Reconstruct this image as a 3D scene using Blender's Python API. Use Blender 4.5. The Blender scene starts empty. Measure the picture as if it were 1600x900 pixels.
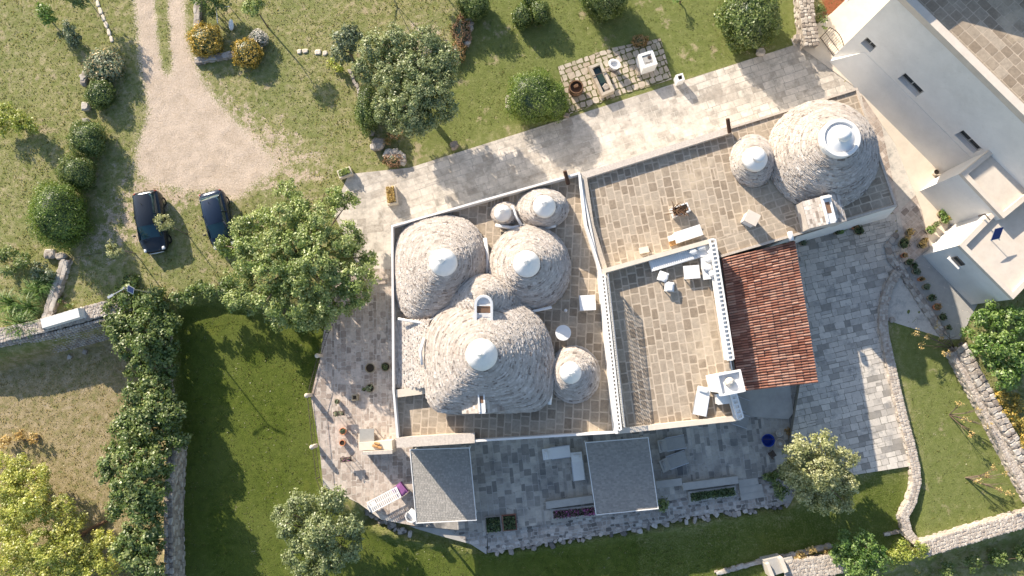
import bpy, math, random
import numpy as np
from mathutils import Vector, Matrix, Quaternion
rd = random.Random(7); rng = np.random.default_rng(7)
S = bpy.context.scene; C = S.collection
PI = math.pi; R_ = math.radians
# ------------------------------------------------------------------ camera, sky, sun, exposure
F = 1078.0; CAMH = 49.0; NAD = (820, 565)
vn = Vector((NAD[0]-800, 450-NAD[1], -F)).normalized()
Q = vn.rotation_difference(Vector((0, 0, -1)))
cam = bpy.data.cameras.new('camera'); co = bpy.data.objects.new('camera', cam); C.objects.link(co)
co.location = (0, 0, CAMH); co.rotation_mode = 'QUATERNION'; co.rotation_quaternion = Q
cam.sensor_width = 36; cam.lens = 36*F/1600; cam.clip_end = 9000; S.camera = co
SUN_EL = 24.6; SH = Vector((0.64, -0.77)).normalized()          # direction in which shadows fall
w = bpy.data.worlds.new('World'); S.world = w; w.use_nodes = True
nt = w.node_tree; sky = nt.nodes.new('ShaderNodeTexSky'); sky.sky_type = 'NISHITA'; sky.sun_disc = False
sky.sun_elevation = R_(SUN_EL); sky.sun_rotation = math.atan2(-SH.x, -SH.y)
bg = nt.nodes['Background']; nt.links.new(sky.outputs[0], bg.inputs[0]); bg.inputs[1].default_value = 0.13
sl = bpy.data.lights.new('sun', 'SUN'); sl.energy = 5.0; sl.angle = R_(0.5); sl.color = (1, 0.89, 0.74)
so = bpy.data.objects.new('sun', sl); C.objects.link(so)
sd = Vector((SH.x*math.cos(R_(SUN_EL)), SH.y*math.cos(R_(SUN_EL)), -math.sin(R_(SUN_EL))))
so.rotation_euler = sd.to_track_quat('-Z', 'Y').to_euler(); so.location = (-60, 70, 60)
S.view_settings.view_transform = 'Standard'; S.view_settings.look = 'None'
S.view_settings.exposure = 0.95; S.view_settings.gamma = 1
# ------------------------------------------------------------------ helpers
def P(px, py, z=0.0):
    d = Q @ Vector((px-800, 450-py, -F)); t = (z-CAMH)/d.z
    return (d.x*t, d.y*t)
def PL(pts, z=0.0): return [P(a, b, z) for a, b in pts]
def tag(o, label=None, cat=None, group=None, kind=None):
    if label: o['label'] = label
    if cat: o['category'] = cat
    if group: o['group'] = group
    if kind: o['kind'] = kind
    return o
def thing(name, label, cat, loc=(0, 0, 0), rz=0, group=None):
    o = bpy.data.objects.new(name, None); C.objects.link(o); o.location = loc; o.rotation_euler = (0, 0, rz)
    o.empty_display_size = .3
    return tag(o, label, cat, group)
def copy_tree(o, parent=None):
    c = o.copy(); C.objects.link(c); c.parent = parent
    for ch in [k for k in bpy.data.objects if k.parent == o]: copy_tree(ch, c)
    return c
def inpoly(x, y, poly):
    x = np.asarray(x); y = np.asarray(y); r = np.zeros(x.shape, bool); n = len(poly)
    for i in range(n):
        x0, y0 = poly[i]; x1, y1 = poly[(i+1) % n]
        if y0 == y1: continue
        r ^= ((y0 > y) != (y1 > y)) & (x < (x1-x0)*(y-y0)/(y1-y0)+x0)
    return r
class MB:
    def __init__(s): s.v = []; s.f = []; s.t = []
    def add(s, vs, fs, tint=None):
        n = len(s.v); s.v += [tuple(p) for p in vs]; s.f += [tuple(i+n for i in f) for f in fs]
        s.t += [rd.random() if tint is None else tint]*len(fs)
    def box(s, c, d, rz=0, tint=None, taper=1.0):
        a, b = math.cos(rz), math.sin(rz); vs = []
        for k, z in ((1, -d[2]/2), (taper, d[2]/2)):
            for x, y in ((-1, -1), (1, -1), (1, 1), (-1, 1)):
                X, Y = x*d[0]/2*k, y*d[1]/2*k
                vs.append((c[0]+X*a-Y*b, c[1]+X*b+Y*a, c[2]+z))
        s.add(vs, [(3, 2, 1, 0), (4, 5, 6, 7), (0, 1, 5, 4), (1, 2, 6, 5), (2, 3, 7, 6), (3, 0, 4, 7)], tint)
    def prism(s, poly, z0, z1, tint=None, bottom=True):
        A = sum(poly[i][0]*poly[(i+1) % len(poly)][1]-poly[(i+1) % len(poly)][0]*poly[i][1] for i in range(len(poly)))
        if A < 0: poly = poly[::-1]
        n = len(poly); vs = [(x, y, z0) for x, y in poly]+[(x, y, z1) for x, y in poly]
        fs = [tuple(range(n, 2*n))]+[(i, (i+1) % n, n+(i+1) % n, n+i) for i in range(n)]
        if bottom: fs.append(tuple(range(n-1, -1, -1)))
        s.add(vs, fs, tint)
    def lathe(s, prof, c=(0, 0, 0), n=20, tint=None, cap=True, sx=1, sy=1, squareness=None):
        vs = []; fs = []
        for r, z in prof:
            for i in range(n):
                a = 2*PI*i/n; vs.append((c[0]+r*math.cos(a)*sx, c[1]+r*math.sin(a)*sy, c[2]+z))
        m = len(prof)
        for k in range(m-1):
            for i in range(n): fs.append((k*n+i, k*n+(i+1) % n, (k+1)*n+(i+1) % n, (k+1)*n+i))
        if cap: fs += [tuple(range(n-1, -1, -1)), tuple(range((m-1)*n, m*n))]
        s.add(vs, fs, tint)
    def tube(s, pts, rad, n=6, tint=None):
        pts = [Vector(p) for p in pts]; vs = []; fs = []; m = len(pts)
        if not hasattr(rad, '__len__'): rad = [rad]*m
        for k, p in enumerate(pts):
            d = (pts[min(k+1, m-1)]-pts[max(k-1, 0)]).normalized()
            u = d.cross(Vector((0, 0, 1)) if abs(d.z) < .9 else Vector((1, 0, 0))).normalized(); v = d.cross(u)
            for i in range(n):
                a = 2*PI*i/n; vs.append(p+(u*math.cos(a)+v*math.sin(a))*rad[k])
        for k in range(m-1):
            for i in range(n): fs.append((k*n+i, k*n+(i+1) % n, (k+1)*n+(i+1) % n, (k+1)*n+i))
        fs += [tuple(range(n-1, -1, -1)), tuple(range((m-1)*n, m*n))]
        s.add(vs, fs, tint)
    def stone(s, c, d, rz=0, tint=None, n=7):
        vs = []; ph = rd.random()*6; js = [rd.uniform(.8, 1.12) for _ in range(n)]
        a, b = math.cos(rz), math.sin(rz)
        for k, zz in ((.86, -.5), (1, -.1), (1, .22), (.72, .5)):
            for i in range(n):
                t = 2*PI*(i+.3*math.sin(ph+i))/n
                ct, st = math.cos(t), math.sin(t)
                X = d[0]/2*k*js[i]*math.copysign(abs(ct)**.6, ct); Y = d[1]/2*k*js[i]*math.copysign(abs(st)**.6, st)
                vs.append((c[0]+X*a-Y*b, c[1]+X*b+Y*a, c[2]+zz*d[2]+rd.uniform(-.06, .06)*d[2]))
        fs = [tuple(range(3*n, 4*n)), tuple(range(n-1, -1, -1))]
        for k in range(3):
            for i in range(n): fs.append((k*n+i, k*n+(i+1) % n, (k+1)*n+(i+1) % n, (k+1)*n+i))
        s.add(vs, fs, tint)
    def build(s, name, mat, parent=None, smooth=False, world=True, origin=None):
        me = bpy.data.meshes.new(name)
        off = Vector((0, 0, 0)); 
        if parent is not None and world:
            p = parent
            while p is not None: off += p.location; p = p.parent
        if origin is not None: off = Vector(origin)
        me.from_pydata([(x-off.x, y-off.y, z-off.z) for x, y, z in s.v], [], s.f)
        me.materials.append(mat)
        at = me.attributes.new('tint', 'FLOAT', 'FACE'); at.data.foreach_set('value', np.array(s.t, np.float32))
        if smooth: me.polygons.foreach_set('use_smooth', np.ones(len(s.f), bool))
        me.update(); o = bpy.data.objects.new(name, me); C.objects.link(o); o.parent = parent
        if origin is not None and parent is None: o.location = origin
        return o
def np_mesh(name, V, n_per, tint, mat, parent=None, origin=(0, 0, 0)):
    """V: (faces*n_per,3) separate faces"""
    nf = len(V)//n_per; me = bpy.data.meshes.new(name)
    V = V-np.array(origin); me.vertices.add(len(V)); me.vertices.foreach_set('co', V.astype(np.float32).ravel())
    me.loops.add(len(V)); me.loops.foreach_set('vertex_index', np.arange(len(V), dtype=np.int32))
    me.polygons.add(nf); me.polygons.foreach_set('loop_start', np.arange(0, len(V), n_per, dtype=np.int32))
    me.update(calc_edges=True); me.materials.append(mat)
    at = me.attributes.new('tint', 'FLOAT', 'FACE'); at.data.foreach_set('value', tint.astype(np.float32))
    o = bpy.data.objects.new(name, me); C.objects.link(o); o.parent = parent
    return o
# ------------------------------------------------------------------ materials
def mat_new(name):
    m = bpy.data.materials.new(name); m.use_nodes = True; return m, m.node_tree, m.node_tree.nodes['Principled BSDF']
def node(nt, typ, **kw):
    n = nt.nodes.new(typ)
    for k, v in kw.items():
        if k.startswith('i_'): n.inputs[k[2:].replace('_', ' ')].default_value = v
        else: setattr(n, k, v)
    return n
def ramp(nt, fac, stops):
    r = nt.nodes.new('ShaderNodeValToRGB'); e = r.color_ramp.elements
    while len(e) < len(stops): e.new(.5)
    for i, (p, c) in enumerate(stops): e[i].position = p; e[i].color = (*c, 1)
    nt.links.new(fac, r.inputs[0]); return r.outputs[0]
def mixc(nt, fac, a, b, mode='MIX'):
    m = nt.nodes.new('ShaderNodeMix'); m.data_type = 'RGBA'; m.blend_type = mode
    for inp, v in ((m.inputs[0], fac), (m.inputs[6], a), (m.inputs[7], b)):
        if isinstance(v, (int, float)): inp.default_value = v
        elif isinstance(v, tuple): inp.default_value = (*v, 1)
        else: nt.links.new(v, inp)
    return m.outputs[2]
def noise(nt, scale, detail=4, rough=.6, vec=None, dist=0):
    n = node(nt, 'ShaderNodeTexNoise', i_Scale=scale, i_Detail=detail, i_Roughness=rough, i_Distortion=dist)
    if vec is None:
        g = nt.nodes.get('geo') or nt.nodes.new('ShaderNodeNewGeometry'); g.name = 'geo'; vec = g.outputs['Position']
    nt.links.new(vec, n.inputs['Vector']); return n.outputs['Fac']
def tinted(name, stops, noise_scale=3, noise_amt=.35, rough=.9, bump=0, bump_scale=20, stain=None, spec=.2, metallic=0, dirt=None):
    """stops coloured by the per-face tint, mottled by noise; stain=(colour, scale, lo, hi, amount)"""
    m, nt, b = mat_new(name)
    at = node(nt, 'ShaderNodeAttribute', attribute_name='tint')
    col = ramp(nt, at.outputs['Fac'], stops)
    nz = noise(nt, noise_scale, 6, .7)
    v = ramp(nt, nz, [(.25, (1-noise_amt,)*3), (.75, (1+noise_amt*.3,)*3)])
    col = mixc(nt, 1.0, col, v, 'MULTIPLY')
    for st in ([stain] if isinstance(stain, tuple) else (stain or [])):
        k = noise(nt, st[1], 6, .75); kk = ramp(nt, k, [(st[2], (0, 0, 0)), (st[3], (st[4],)*3)])
        col = mixc(nt, kk, col, st[0])
    nt.links.new(col, b.inputs['Base Color']); b.inputs['Roughness'].default_value = rough
    b.inputs['Specular IOR Level'].default_value = spec; b.inputs['Metallic'].default_value = metallic
    if bump:
        bp = node(nt, 'ShaderNodeBump', i_Strength=bump, i_Distance=.03); nt.links.new(noise(nt, bump_scale, 5, .7), bp.inputs['Height'])
        nt.links.new(bp.outputs[0], b.inputs['Normal'])
    return m
def flat(name, c, rough=.6, metallic=0, spec=.3, amt=.15, sc=4):
    return tinted(name, [(0, c), (1, c)], sc, amt, rough, spec=spec, metallic=metallic)
def leafmat(name, stops, tr=.35):
    m, nt, b = mat_new(name)
    at = node(nt, 'ShaderNodeAttribute', attribute_name='tint')
    col = ramp(nt, at.outputs['Fac'], stops)
    col = mixc(nt, 1.0, col, ramp(nt, noise(nt, .9, 3), [(.3, (.75,)*3), (.7, (1.15,)*3)]), 'MULTIPLY')
    d = node(nt, 'ShaderNodeBsdfDiffuse'); t = node(nt, 'ShaderNodeBsdfTranslucent'); g = node(nt, 'ShaderNodeBsdfGlossy', i_Roughness=.45)
    nt.links.new(col, d.inputs[0]); nt.links.new(col, t.inputs[0])
    a = node(nt, 'ShaderNodeMixShader'); a.inputs[0].default_value = tr
    nt.links.new(d.outputs[0], a.inputs[1]); nt.links.new(t.outputs[0], a.inputs[2])
    a2 = node(nt, 'ShaderNodeMixShader'); a2.inputs[0].default_value = .05
    nt.links.new(a.outputs[0], a2.inputs[1]); nt.links.new(g.outputs[0], a2.inputs[2])
    nt.links.new(a2.outputs[0], nt.nodes['Material Output'].inputs[0]); nt.nodes.remove(b); return m
M = {}
M['cone'] = tinted('cone_stone', [(0, (.25, .21, .18)), (.25, (.44, .39, .34)), (.7, (.56, .505, .45)), (1, (.66, .605, .55))], 2.2, .2, .95, .4, 30, [((.44, .32, .25), .9, .5, .8, .4), ((.22, .20, .18), 1.7, .62, .8, .4)])
M['roofpave'] = tinted('roof_slabs', [(0, (.28, .22, .16)), (.4, (.37, .30, .225)), (1, (.45, .375, .29))], 5, .35, .9, .3, 25, [((.20, .155, .11), .5, .48, .75, .6), ((.54, .44, .32), .3, .52, .68, .75), ((.16, .15, .12), 1.6, .62, .78, .5)])
M['mortar'] = tinted('pale_mortar', [(0, (.56, .46, .35)), (1, (.56, .46, .35))], 3, .3, .9)
M['path'] = tinted('limestone_path', [(0, (.38, .335, .285)), (.5, (.52, .465, .40)), (1, (.62, .555, .48))], 4, .3, .9, .3, 20, [((.22, .205, .18), .7, .5, .68, .7), ((.20, .19, .17), 3.5, .58, .72, .6), ((.68, .61, .53), .45, .48, .64, .8)])
M['court'] = tinted('courtyard_slabs', [(0, (.30, .275, .24)), (.25, (.53, .48, .42)), (1, (.66, .60, .52))], 4, .25, .85, .3, 20, [((.17, .17, .17), .9, .52, .66, .6), ((.15, .15, .15), 4, .60, .68, .65)])
M['courtjoint'] = tinted('courtyard_joint', [(0, (.26, .24, .20)), (1, (.26, .24, .20))], 4, .3, .9)
M['crazy'] = tinted('crazy_paving', [(0, (.14, .13, .12)), (.35, (.34, .30, .27)), (.75, (.48, .42, .37)), (1, (.60, .56, .52))], 6, .35, .9, .4, 25, [((.12, .12, .12), 2.2, .55, .7, .6)])
M['terra_s'] = tinted('terrace_slabs', [(0, (.22, .205, .185)), (.3, (.38, .35, .31)), (1, (.56, .51, .44))], 4, .3, .85, .3, 20, [((.10, .105, .11), .5, .50, .66, .75), ((.08, .085, .09), 2.5, .58, .7, .7)])
M['terra_w'] = tinted('west_terrace_slabs', [(0, (.32, .26, .22)), (.4, (.50, .41, .345)), (1, (.64, .55, .475))], 5, .35, .9, .4, 25, [((.14, .12, .11), 3.2, .54, .68, .65)])
M['mossy'] = tinted('garden_slabs', [(0, (.42, .34, .26)), (1, (.58, .50, .41))], 4, .3, .9, .3, 20, ((.22, .24, .12), 1.2, .5, .7, .6))
M['dirtjoint'] = tinted('grassy_joint', [(0, (.13, .13, .05)), (1, (.13, .13, .05))], 6, .5, 1)
M['white'] = tinted('whitewash', [(0, (.70, .68, .65)), (1, (.75, .73, .70))], .8, .12, .9, .1, 12, [((.42, .40, .36), .35, .55, .85, .4), ((.50, .46, .40), 2.6, .58, .75, .35)])
M['whitepure'] = tinted('white_paint', [(0, (.74, .73, .71)), (1, (.74, .73, .71))], 3, .08, .6)
M['cement'] = tinted('pale_cement_roof', [(0, (.62, .55, .47)), (1, (.62, .55, .47))], 1.5, .15, .9, .1, 20, ((.48, .38, .29), 1.2, .5, .8, .4))
M['greycem'] = tinted('grey_cement', [(0, (.42, .40, .37)), (1, (.42, .40, .37))], 1.5, .2, .9)
M['walk'] = tinted('pale_walkway', [(0, (.62, .54, .44)), (1, (.66, .58, .48))], 1.2, .15, .9, .1, 15, ((.46, .38, .30), .9, .55, .8, .4))
M['wallstone'] = tinted('dry_stone', [(0, (.24, .20, .17)), (.4, (.38, .33, .28)), (1, (.56, .51, .45))], 4, .35, .95, .4, 20)
M['coping'] = tinted('rough_coping', [(0, (.50, .43, .35)), (1, (.62, .54, .46))], 9, .35, .95, .5, 18)
M['terracotta'] = tinted('terracotta_tile', [(0, (.22, .09, .06)), (.5, (.37, .165, .11)), (1, (.50, .29, .21))], 3, .3, .85, stain=[((.16, .12, .10), .5, .45, .72, .6), ((.42, .34, .22), 2.5, .58, .72, .45)])
M['pot'] = flat('pot_clay', (.30, .25, .17), .9)
M['potterra'] = flat('orange_clay', (.62, .25, .12), .8)
M['soil'] = flat('soil', (.045, .035, .025), 1, amt=.5, sc=20)
M['timber'] = tinted('old_timber', [(0, (.13, .07, .04)), (1, (.24, .14, .08))], 8, .4, .8)
M['bark'] = tinted('bark', [(0, (.14, .10, .07)), (1, (.24, .19, .14))], 10, .4, 1)
M['iron'] = flat('rusty_iron', (.09, .07, .06), .7, .3)
M['pipe'] = flat('brown_pipe', (.07, .035, .02), .7)
M['shingle'] = tinted('shingle_roof', [(0, (.29, .275, .25)), (1, (.39, .365, .33))], 6, .15, .95, .3, 30)
M['rug'] = flat('cushion_violet', (.26, .10, .26), .95)
M['greyfab'] = flat('grey_fabric', (.32, .31, .29), .9)
M['bluefab'] = flat('blue_plastic', (.01, .04, .26), .5)
M['tyre'] = flat('tyre_rubber', (.02, .02, .02), .9)
M['rim'] = flat('wheel_alloy', (.5, .5, .5), .35, .9)
M['glass'] = flat('car_glass', (.01, .045, .06), .06, 0, .8, amt=0)  # teal in the base colour stands in for sky reflected by the windows
M['carblack'] = flat('black_car_paint', (.022, .027, .036), .22, .3, .6, amt=0)
M['carblue'] = flat('blue_black_car_paint', (.018, .030, .055), .22, .3, .6, amt=0)
M['plastic'] = flat('dark_plastic', (.03, .03, .03), .6)
M['lamp_r'] = flat('red_lens', (.5, .03, .02), .2)
M['lamp_w'] = flat('clear_lens', (.7, .7, .7), .15)
M['panel'] = flat('solar_cells', (.01, .02, .10), .15, 0, .6)
M['alu'] = flat('aluminium', (.6, .6, .6), .4, .8)
M['winglass'] = flat('window_glass', (.05, .05, .05), .15, 0, .5)
M['shutter'] = flat('wood_shutter', (.22, .13, .08), .8)
M['plank'] = flat('warm_timber', (.45, .25, .10), .7)
M['water'] = flat('still_water', (.03, .05, .04), .05, 0, .6)
M['palewall'] = tinted('pale_rubble', [(0, (.36, .30, .25)), (.4, (.46, .40, .34)), (1, (.57, .51, .44))], 4, .3, .95, .4, 20)
M['redsoil'] = tinted('red_earth', [(0, (.26, .09, .04)), (1, (.26, .09, .04))], 5, .5, 1)
def L(name, *cs, tr=.38): M[name] = leafmat(name, [(i/(len(cs)-1), (c[0]*1.5, c[1]*1.38, c[2]*1.2)) for i, c in enumerate(cs)], tr)
L('olive', (.09, .13, .045), (.17, .22, .10), (.28, .33, .18))
L('olive_pale', (.15, .18, .07), (.26, .29, .14), (.40, .43, .26))
L('olive_dark', (.05, .08, .045), (.10, .14, .085), (.20, .25, .17))
L('mulberry', (.09, .15, .035), (.19, .26, .08), (.33, .39, .18))
L('fig', (.05, .09, .02), (.10, .16, .04), (.24, .29, .12))
L('topiary', (.05, .095, .015), (.105, .175, .03), (.20, .27, .06))
L('topiary_dark', (.045, .085, .02), (.10, .155, .04), (.24, .29, .11))
L('feather', (.20, .25, .05), (.34, .39, .09), (.50, .51, .18), tr=.5)
L('yellowgreen', (.14, .20, .03), (.26, .32, .06), (.40, .42, .13), tr=.4)
L('yellowflower', (.07, .10, .03), (.30, .24, .05), (.58, .42, .09))
L('silver', (.24, .26, .26), (.42, .43, .44), (.62, .62, .64))
L('varieg', (.10, .15, .06), (.20, .26, .20), (.50, .38, .20))
L('rose', (.10, .11, .04), (.28, .17, .10), (.46, .30, .22))
L('rust', (.12, .13, .04), (.26, .17, .07), (.44, .30, .16))
L('violetflower', (.03, .05, .015), (.08, .07, .06), (.45, .10, .42))
L('potgreen', (.02, .05, .015), (.05, .09, .03), (.12, .16, .06))
L('bright', (.05, .11, .02), (.11, .20, .04), (.24, .33, .12))
L('dry', (.25, .20, .09), (.42, .33, .14), (.55, .44, .20))
L('grassblade', (.10, .12, .03), (.19, .205, .07), (.36, .32, .17), tr=.45)
# ------------------------------------------------------------------ terrain
GX0, GX1, GY0, GY1, GS = -46.0, 46.0, -26.0, 36.0, .25
gx = np.arange(GX0, GX1+1e-6, GS); gy = np.arange(GY0, GY1+1e-6, GS); XX, YY = np.meshgrid(gx, gy)
def blur(a, k):
    if k < 1: return a
    for ax in (0, 1):
        pad = [(0, 0), (0, 0)]; pad[ax] = (k, k); b = np.pad(a, pad, 'edge'); cs = np.cumsum(b, axis=ax)
        z = np.zeros_like(np.take(cs, [0], ax)); cs = np.concatenate([z, cs], ax); n = a.shape[ax]
        a = (np.take(cs, np.arange(2*k+1, 2*k+1+n), ax)-np.take(cs, np.arange(0, n), ax))/(2*k+1)
    return a
def mask(polys, z=0, k=1):
    m = np.zeros(XX.shape)
    for p in polys: m = np.maximum(m, inpoly(XX, YY, PL(p, z)).astype(float))
    return blur(blur(m, k), k)
FIELD = [(-260, 585), (0, 572), (90, 545), (160, 525), (268, 500), (268, 1080), (-260, 1080)]
WLAWN = [(266, 478), (330, 462), (400, 478), (530, 490), (512, 545), (497, 618), (508, 700), (510, 770), (560, 812), (600, 835), (700, 850), (762, 862), (880, 846), (1060, 820), (1240, 785), (1330, 740), (1420, 730), (1425, 850), (1180, 1000), (900, 1100), (266, 1100)]
zmap = -1.7*mask([FIELD], -1.7, 1)
wl = mask([WLAWN], -.9, 1); xs = np.clip((XX-P(1120, 800)[0])/(P(1350, 800)[0]-P(1120, 800)[0]), 0, 1)
zmap = np.where(wl > .01, np.minimum(zmap, 0)*(1-wl)-wl*(1.1-.9*xs), zmap)
zmap = np.minimum(zmap, -1.15*mask([[(600, 690), (1150, 590), (1252, 590), (1262, 740), (1230, 800), (760, 880), (560, 820)]], -.8, 1))
SPIT = [(1180, 905), (1420, 868), (1480, 860), (1620, 825), (1800, 800), (1800, 1150), (1100, 1150)]
zmap = zmap-1.0*mask([SPIT], -1, 2)*(zmap > -.5)
def terr(x, y):
    i = min(max((x-GX0)/GS, 0), len(gx)-1.001); j = min(max((y-GY0)/GS, 0), len(gy)-1.001)
    a, b = int(i), int(j); u, v = i-a, j-b
    return float(zmap[b, a]*(1-u)*(1-v)+zmap[b, a+1]*u*(1-v)+zmap[b+1, a]*(1-u)*v+zmap[b+1, a+1]*u*v)
def G(px, py):
    z = 0
    for _ in range(4): x, y = P(px, py, z); z = terr(x, y)
    return x, y, z
DRIVE = [(204, -60), (288, -60), (291, 60), (318, 130), (350, 172), (385, 205), (418, 235), (440, 262), (425, 272), (405, 282), (385, 300), (368, 322), (330, 292), (300, 300), (262, 292), (228, 285), (208, 262), (218, 215), (232, 180), (218, 100)]
STRIP = [(238, -60), (258, -60), (265, 60), (270, 118), (256, 122), (246, 60)]
m_drive = np.clip(mask([DRIVE], 0, 2)-mask([STRIP], 0, 1)*1.0, 0, 1)
m_bare = 1.0*mask([[(330, 120), (360, 150), (470, 210), (545, 270), (560, 300), (460, 300), (350, 320), (300, 330), (190, 400), (130, 450), (90, 480), (150, 330), (200, 260)], [(1160, 50), (1200, 95), (1140, 85), (1115, 20)], [(280, 180), (310, 120), (290, 60), (330, 100), (380, 170)], [(560, 60), (700, 20), (720, 110), (560, 100)], [(1500, 640), (1560, 700), (1500, 700)]], 0, 6)*.62
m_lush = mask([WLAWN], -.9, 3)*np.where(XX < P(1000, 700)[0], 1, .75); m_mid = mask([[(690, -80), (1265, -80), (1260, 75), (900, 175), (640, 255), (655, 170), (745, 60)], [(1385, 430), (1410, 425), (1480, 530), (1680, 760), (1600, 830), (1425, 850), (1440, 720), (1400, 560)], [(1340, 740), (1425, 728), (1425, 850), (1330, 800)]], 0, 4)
m_field = mask([FIELD], -1.7, 2); m_red = mask([[(1280, -40), (1370, -40), (1345, 8), (1300, 32), (1286, 30)]], 0, 1)
def ground_mat():
    m, nt, b = mat_new('ground_cover')
    at = lambda n: node(nt, 'ShaderNodeAttribute', attribute_name=n).outputs['Fac']
    n1 = noise(nt, .35, 5, .6); n2 = noise(nt, 2.2, 6, .7); n3 = noise(nt, 9, 5, .75); n4 = noise(nt, 28, 3, .7)
    rough = ramp(nt, n2, [(.25, (.13, .155, .045)), (.45, (.23, .235, .085)), (.58, (.36, .32, .17)), (.78, (.50, .42, .28))])
    rough = mixc(nt, ramp(nt, n1, [(.42, (0,)*3), (.62, (.6,)*3)]), rough, (.19, .215, .075))
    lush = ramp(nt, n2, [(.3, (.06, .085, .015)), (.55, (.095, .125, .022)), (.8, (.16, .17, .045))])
    mid = ramp(nt, n2, [(.3, (.14, .17, .045)), (.6, (.20, .22, .075)), (.8, (.30, .29, .14))])
    drive = mixc(nt, 1.0, ramp(nt, n3, [(.3, (.42, .325, .24)), (.5, (.60, .485, .38)), (.75, (.68, .575, .465))]), ramp(nt, noise(nt, .9, 6, .7), [(.3, (.78, .77, .74)), (.6, (1.04, 1.04, 1.04))]), 'MULTIPLY')
    bare = ramp(nt, n3, [(.3, (.36, .27, .17)), (.5, (.54, .43, .32)), (.8, (.64, .53, .42))])
    field = ramp(nt, n2, [(.3, (.17, .18, .06)), (.5, (.32, .26, .14)), (.75, (.50, .40, .27))])
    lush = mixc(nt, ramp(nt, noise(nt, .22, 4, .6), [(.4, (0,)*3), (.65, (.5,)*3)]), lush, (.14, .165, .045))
    def soft(a, lo=.35, hi=.65, amt=.55):      # breaks up the edge of a mask
        s = node(nt, 'ShaderNodeMath', operation='SUBTRACT'); nt.links.new(n3, s.inputs[0]); s.inputs[1].default_value = .5
        s2 = node(nt, 'ShaderNodeMath', operation='MULTIPLY_ADD'); nt.links.new(s.outputs[0], s2.inputs[0]); s2.inputs[1].default_value = amt*3; nt.links.new(a, s2.inputs[2])
        return ramp(nt, s2.outputs[0], [(lo, (0,)*3), (hi, (1,)*3)])
    col = mixc(nt, soft(at('m_mid'), .2, .8), rough, mid)
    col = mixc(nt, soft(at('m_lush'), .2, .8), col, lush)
    col = mixc(nt, soft(at('m_field'), .3, .7), col, field)
    wd_ = noise(nt, .55, 5, .65); wp_ = ramp(nt, wd_, [(.60, (0,)*3), (.68, (.8,)*3)])
    col = mixc(nt, wp_, col, mixc(nt, ramp(nt, at('m_lush'), [(.1, (0,)*3), (.5, (1,)*3)]), (.42, .34, .22), (.13, .15, .03)))
    n5 = noise(nt, 1.3, 7, .75); ms_ = node(nt, 'ShaderNodeMath', operation='MULTIPLY_ADD'); nt.links.new(n5, ms_.inputs[0]); ms_.inputs[1].default_value = 2.4; ms_.inputs[2].default_value = -1.2
    ma_ = node(nt, 'ShaderNodeMath', operation='ADD'); nt.links.new(ms_.outputs[0], ma_.inputs[0]); nt.links.new(at('m_bare'), ma_.inputs[1])
    col = mixc(nt, soft(ma_.outputs[0], .42, .62, .35), col, bare)
    col = mixc(nt, soft(at('m_drive'), .42, .6, .7), col, drive)
    col = mixc(nt, soft(at('m_red'), .3, .6), col, (.27, .10, .05))
    col = mixc(nt, 1.0, col, ramp(nt, n4, [(.3, (.72,)*3), (.7, (1.2,)*3)]), 'MULTIPLY')
    nt.links.new(col, b.inputs['Base Color']); b.inputs['Roughness'].default_value = 1; b.inputs['Specular IOR Level'].default_value = .05
    bp = node(nt, 'ShaderNodeBump', i_Strength=.8, i_Distance=.06)
    ad = node(nt, 'ShaderNodeMath', operation='ADD'); nt.links.new(n3, ad.inputs[0]); nt.links.new(n4, ad.inputs[1])
    nt.links.new(ad.outputs[0], bp.inputs['Height']); nt.links.new(bp.outputs[0], b.inputs['Normal'])
    return m
def build_ground():
    ext = [60, 90, 150, 400, 1200, 4000]
    ax = np.concatenate([[-e for e in ext[::-1]], gx, ext]); ay = np.concatenate([[-e for e in ext[::-1]], gy, ext])
    def pad(a): return np.pad(a, 6, 'edge')
    Z = pad(zmap); X, Y = np.meshgrid(ax, ay); h, wd = X.shape
    jit = rng.normal(0, .012, X.shape); Z = Z+jit
    idx = np.arange(h*wd).reshape(h, wd); q = np.stack([idx[:-1, :-1], idx[:-1, 1:], idx[1:, 1:], idx[1:, :-1]], -1).reshape(-1, 4)
    ms = {n: pad(a) for n, a in (('m_drive', m_drive), ('m_bare', m_bare), ('m_lush', m_lush), ('m_mid', m_mid), ('m_field', m_field), ('m_red', m_red))}
    cl = np.zeros((h, wd), int); cl[np.maximum(ms['m_mid'], ms['m_lush']) > .4] = 1; cl[ms['m_field'] > .5] = 2; cl[ms['m_drive'] > .5] = 3
    cf = cl[:-1, :-1].ravel(); mt = ground_mat(); co_ = np.stack([X.ravel(), Y.ravel(), Z.ravel()], -1)
    for k, nm in enumerate(('ground', 'lawn', 'field', 'driveway')):
        f = q[cf == k]; used = np.unique(f); mp = np.zeros(h*wd, int); mp[used] = np.arange(len(used))
        me = bpy.data.meshes.new(nm); me.from_pydata(co_[used].tolist(), [], mp[f].tolist()); me.materials.append(mt)
        for n, a in ms.items():
            t = me.attributes.new(n, 'FLOAT', 'POINT'); t.data.foreach_set('value', a.ravel()[used].astype(np.float32))
        me.polygons.foreach_set('use_smooth', np.ones(len(f), bool))
        o = bpy.data.objects.new(nm, me); C.objects.link(o); o['kind'] = 'structure'
build_ground()
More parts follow.
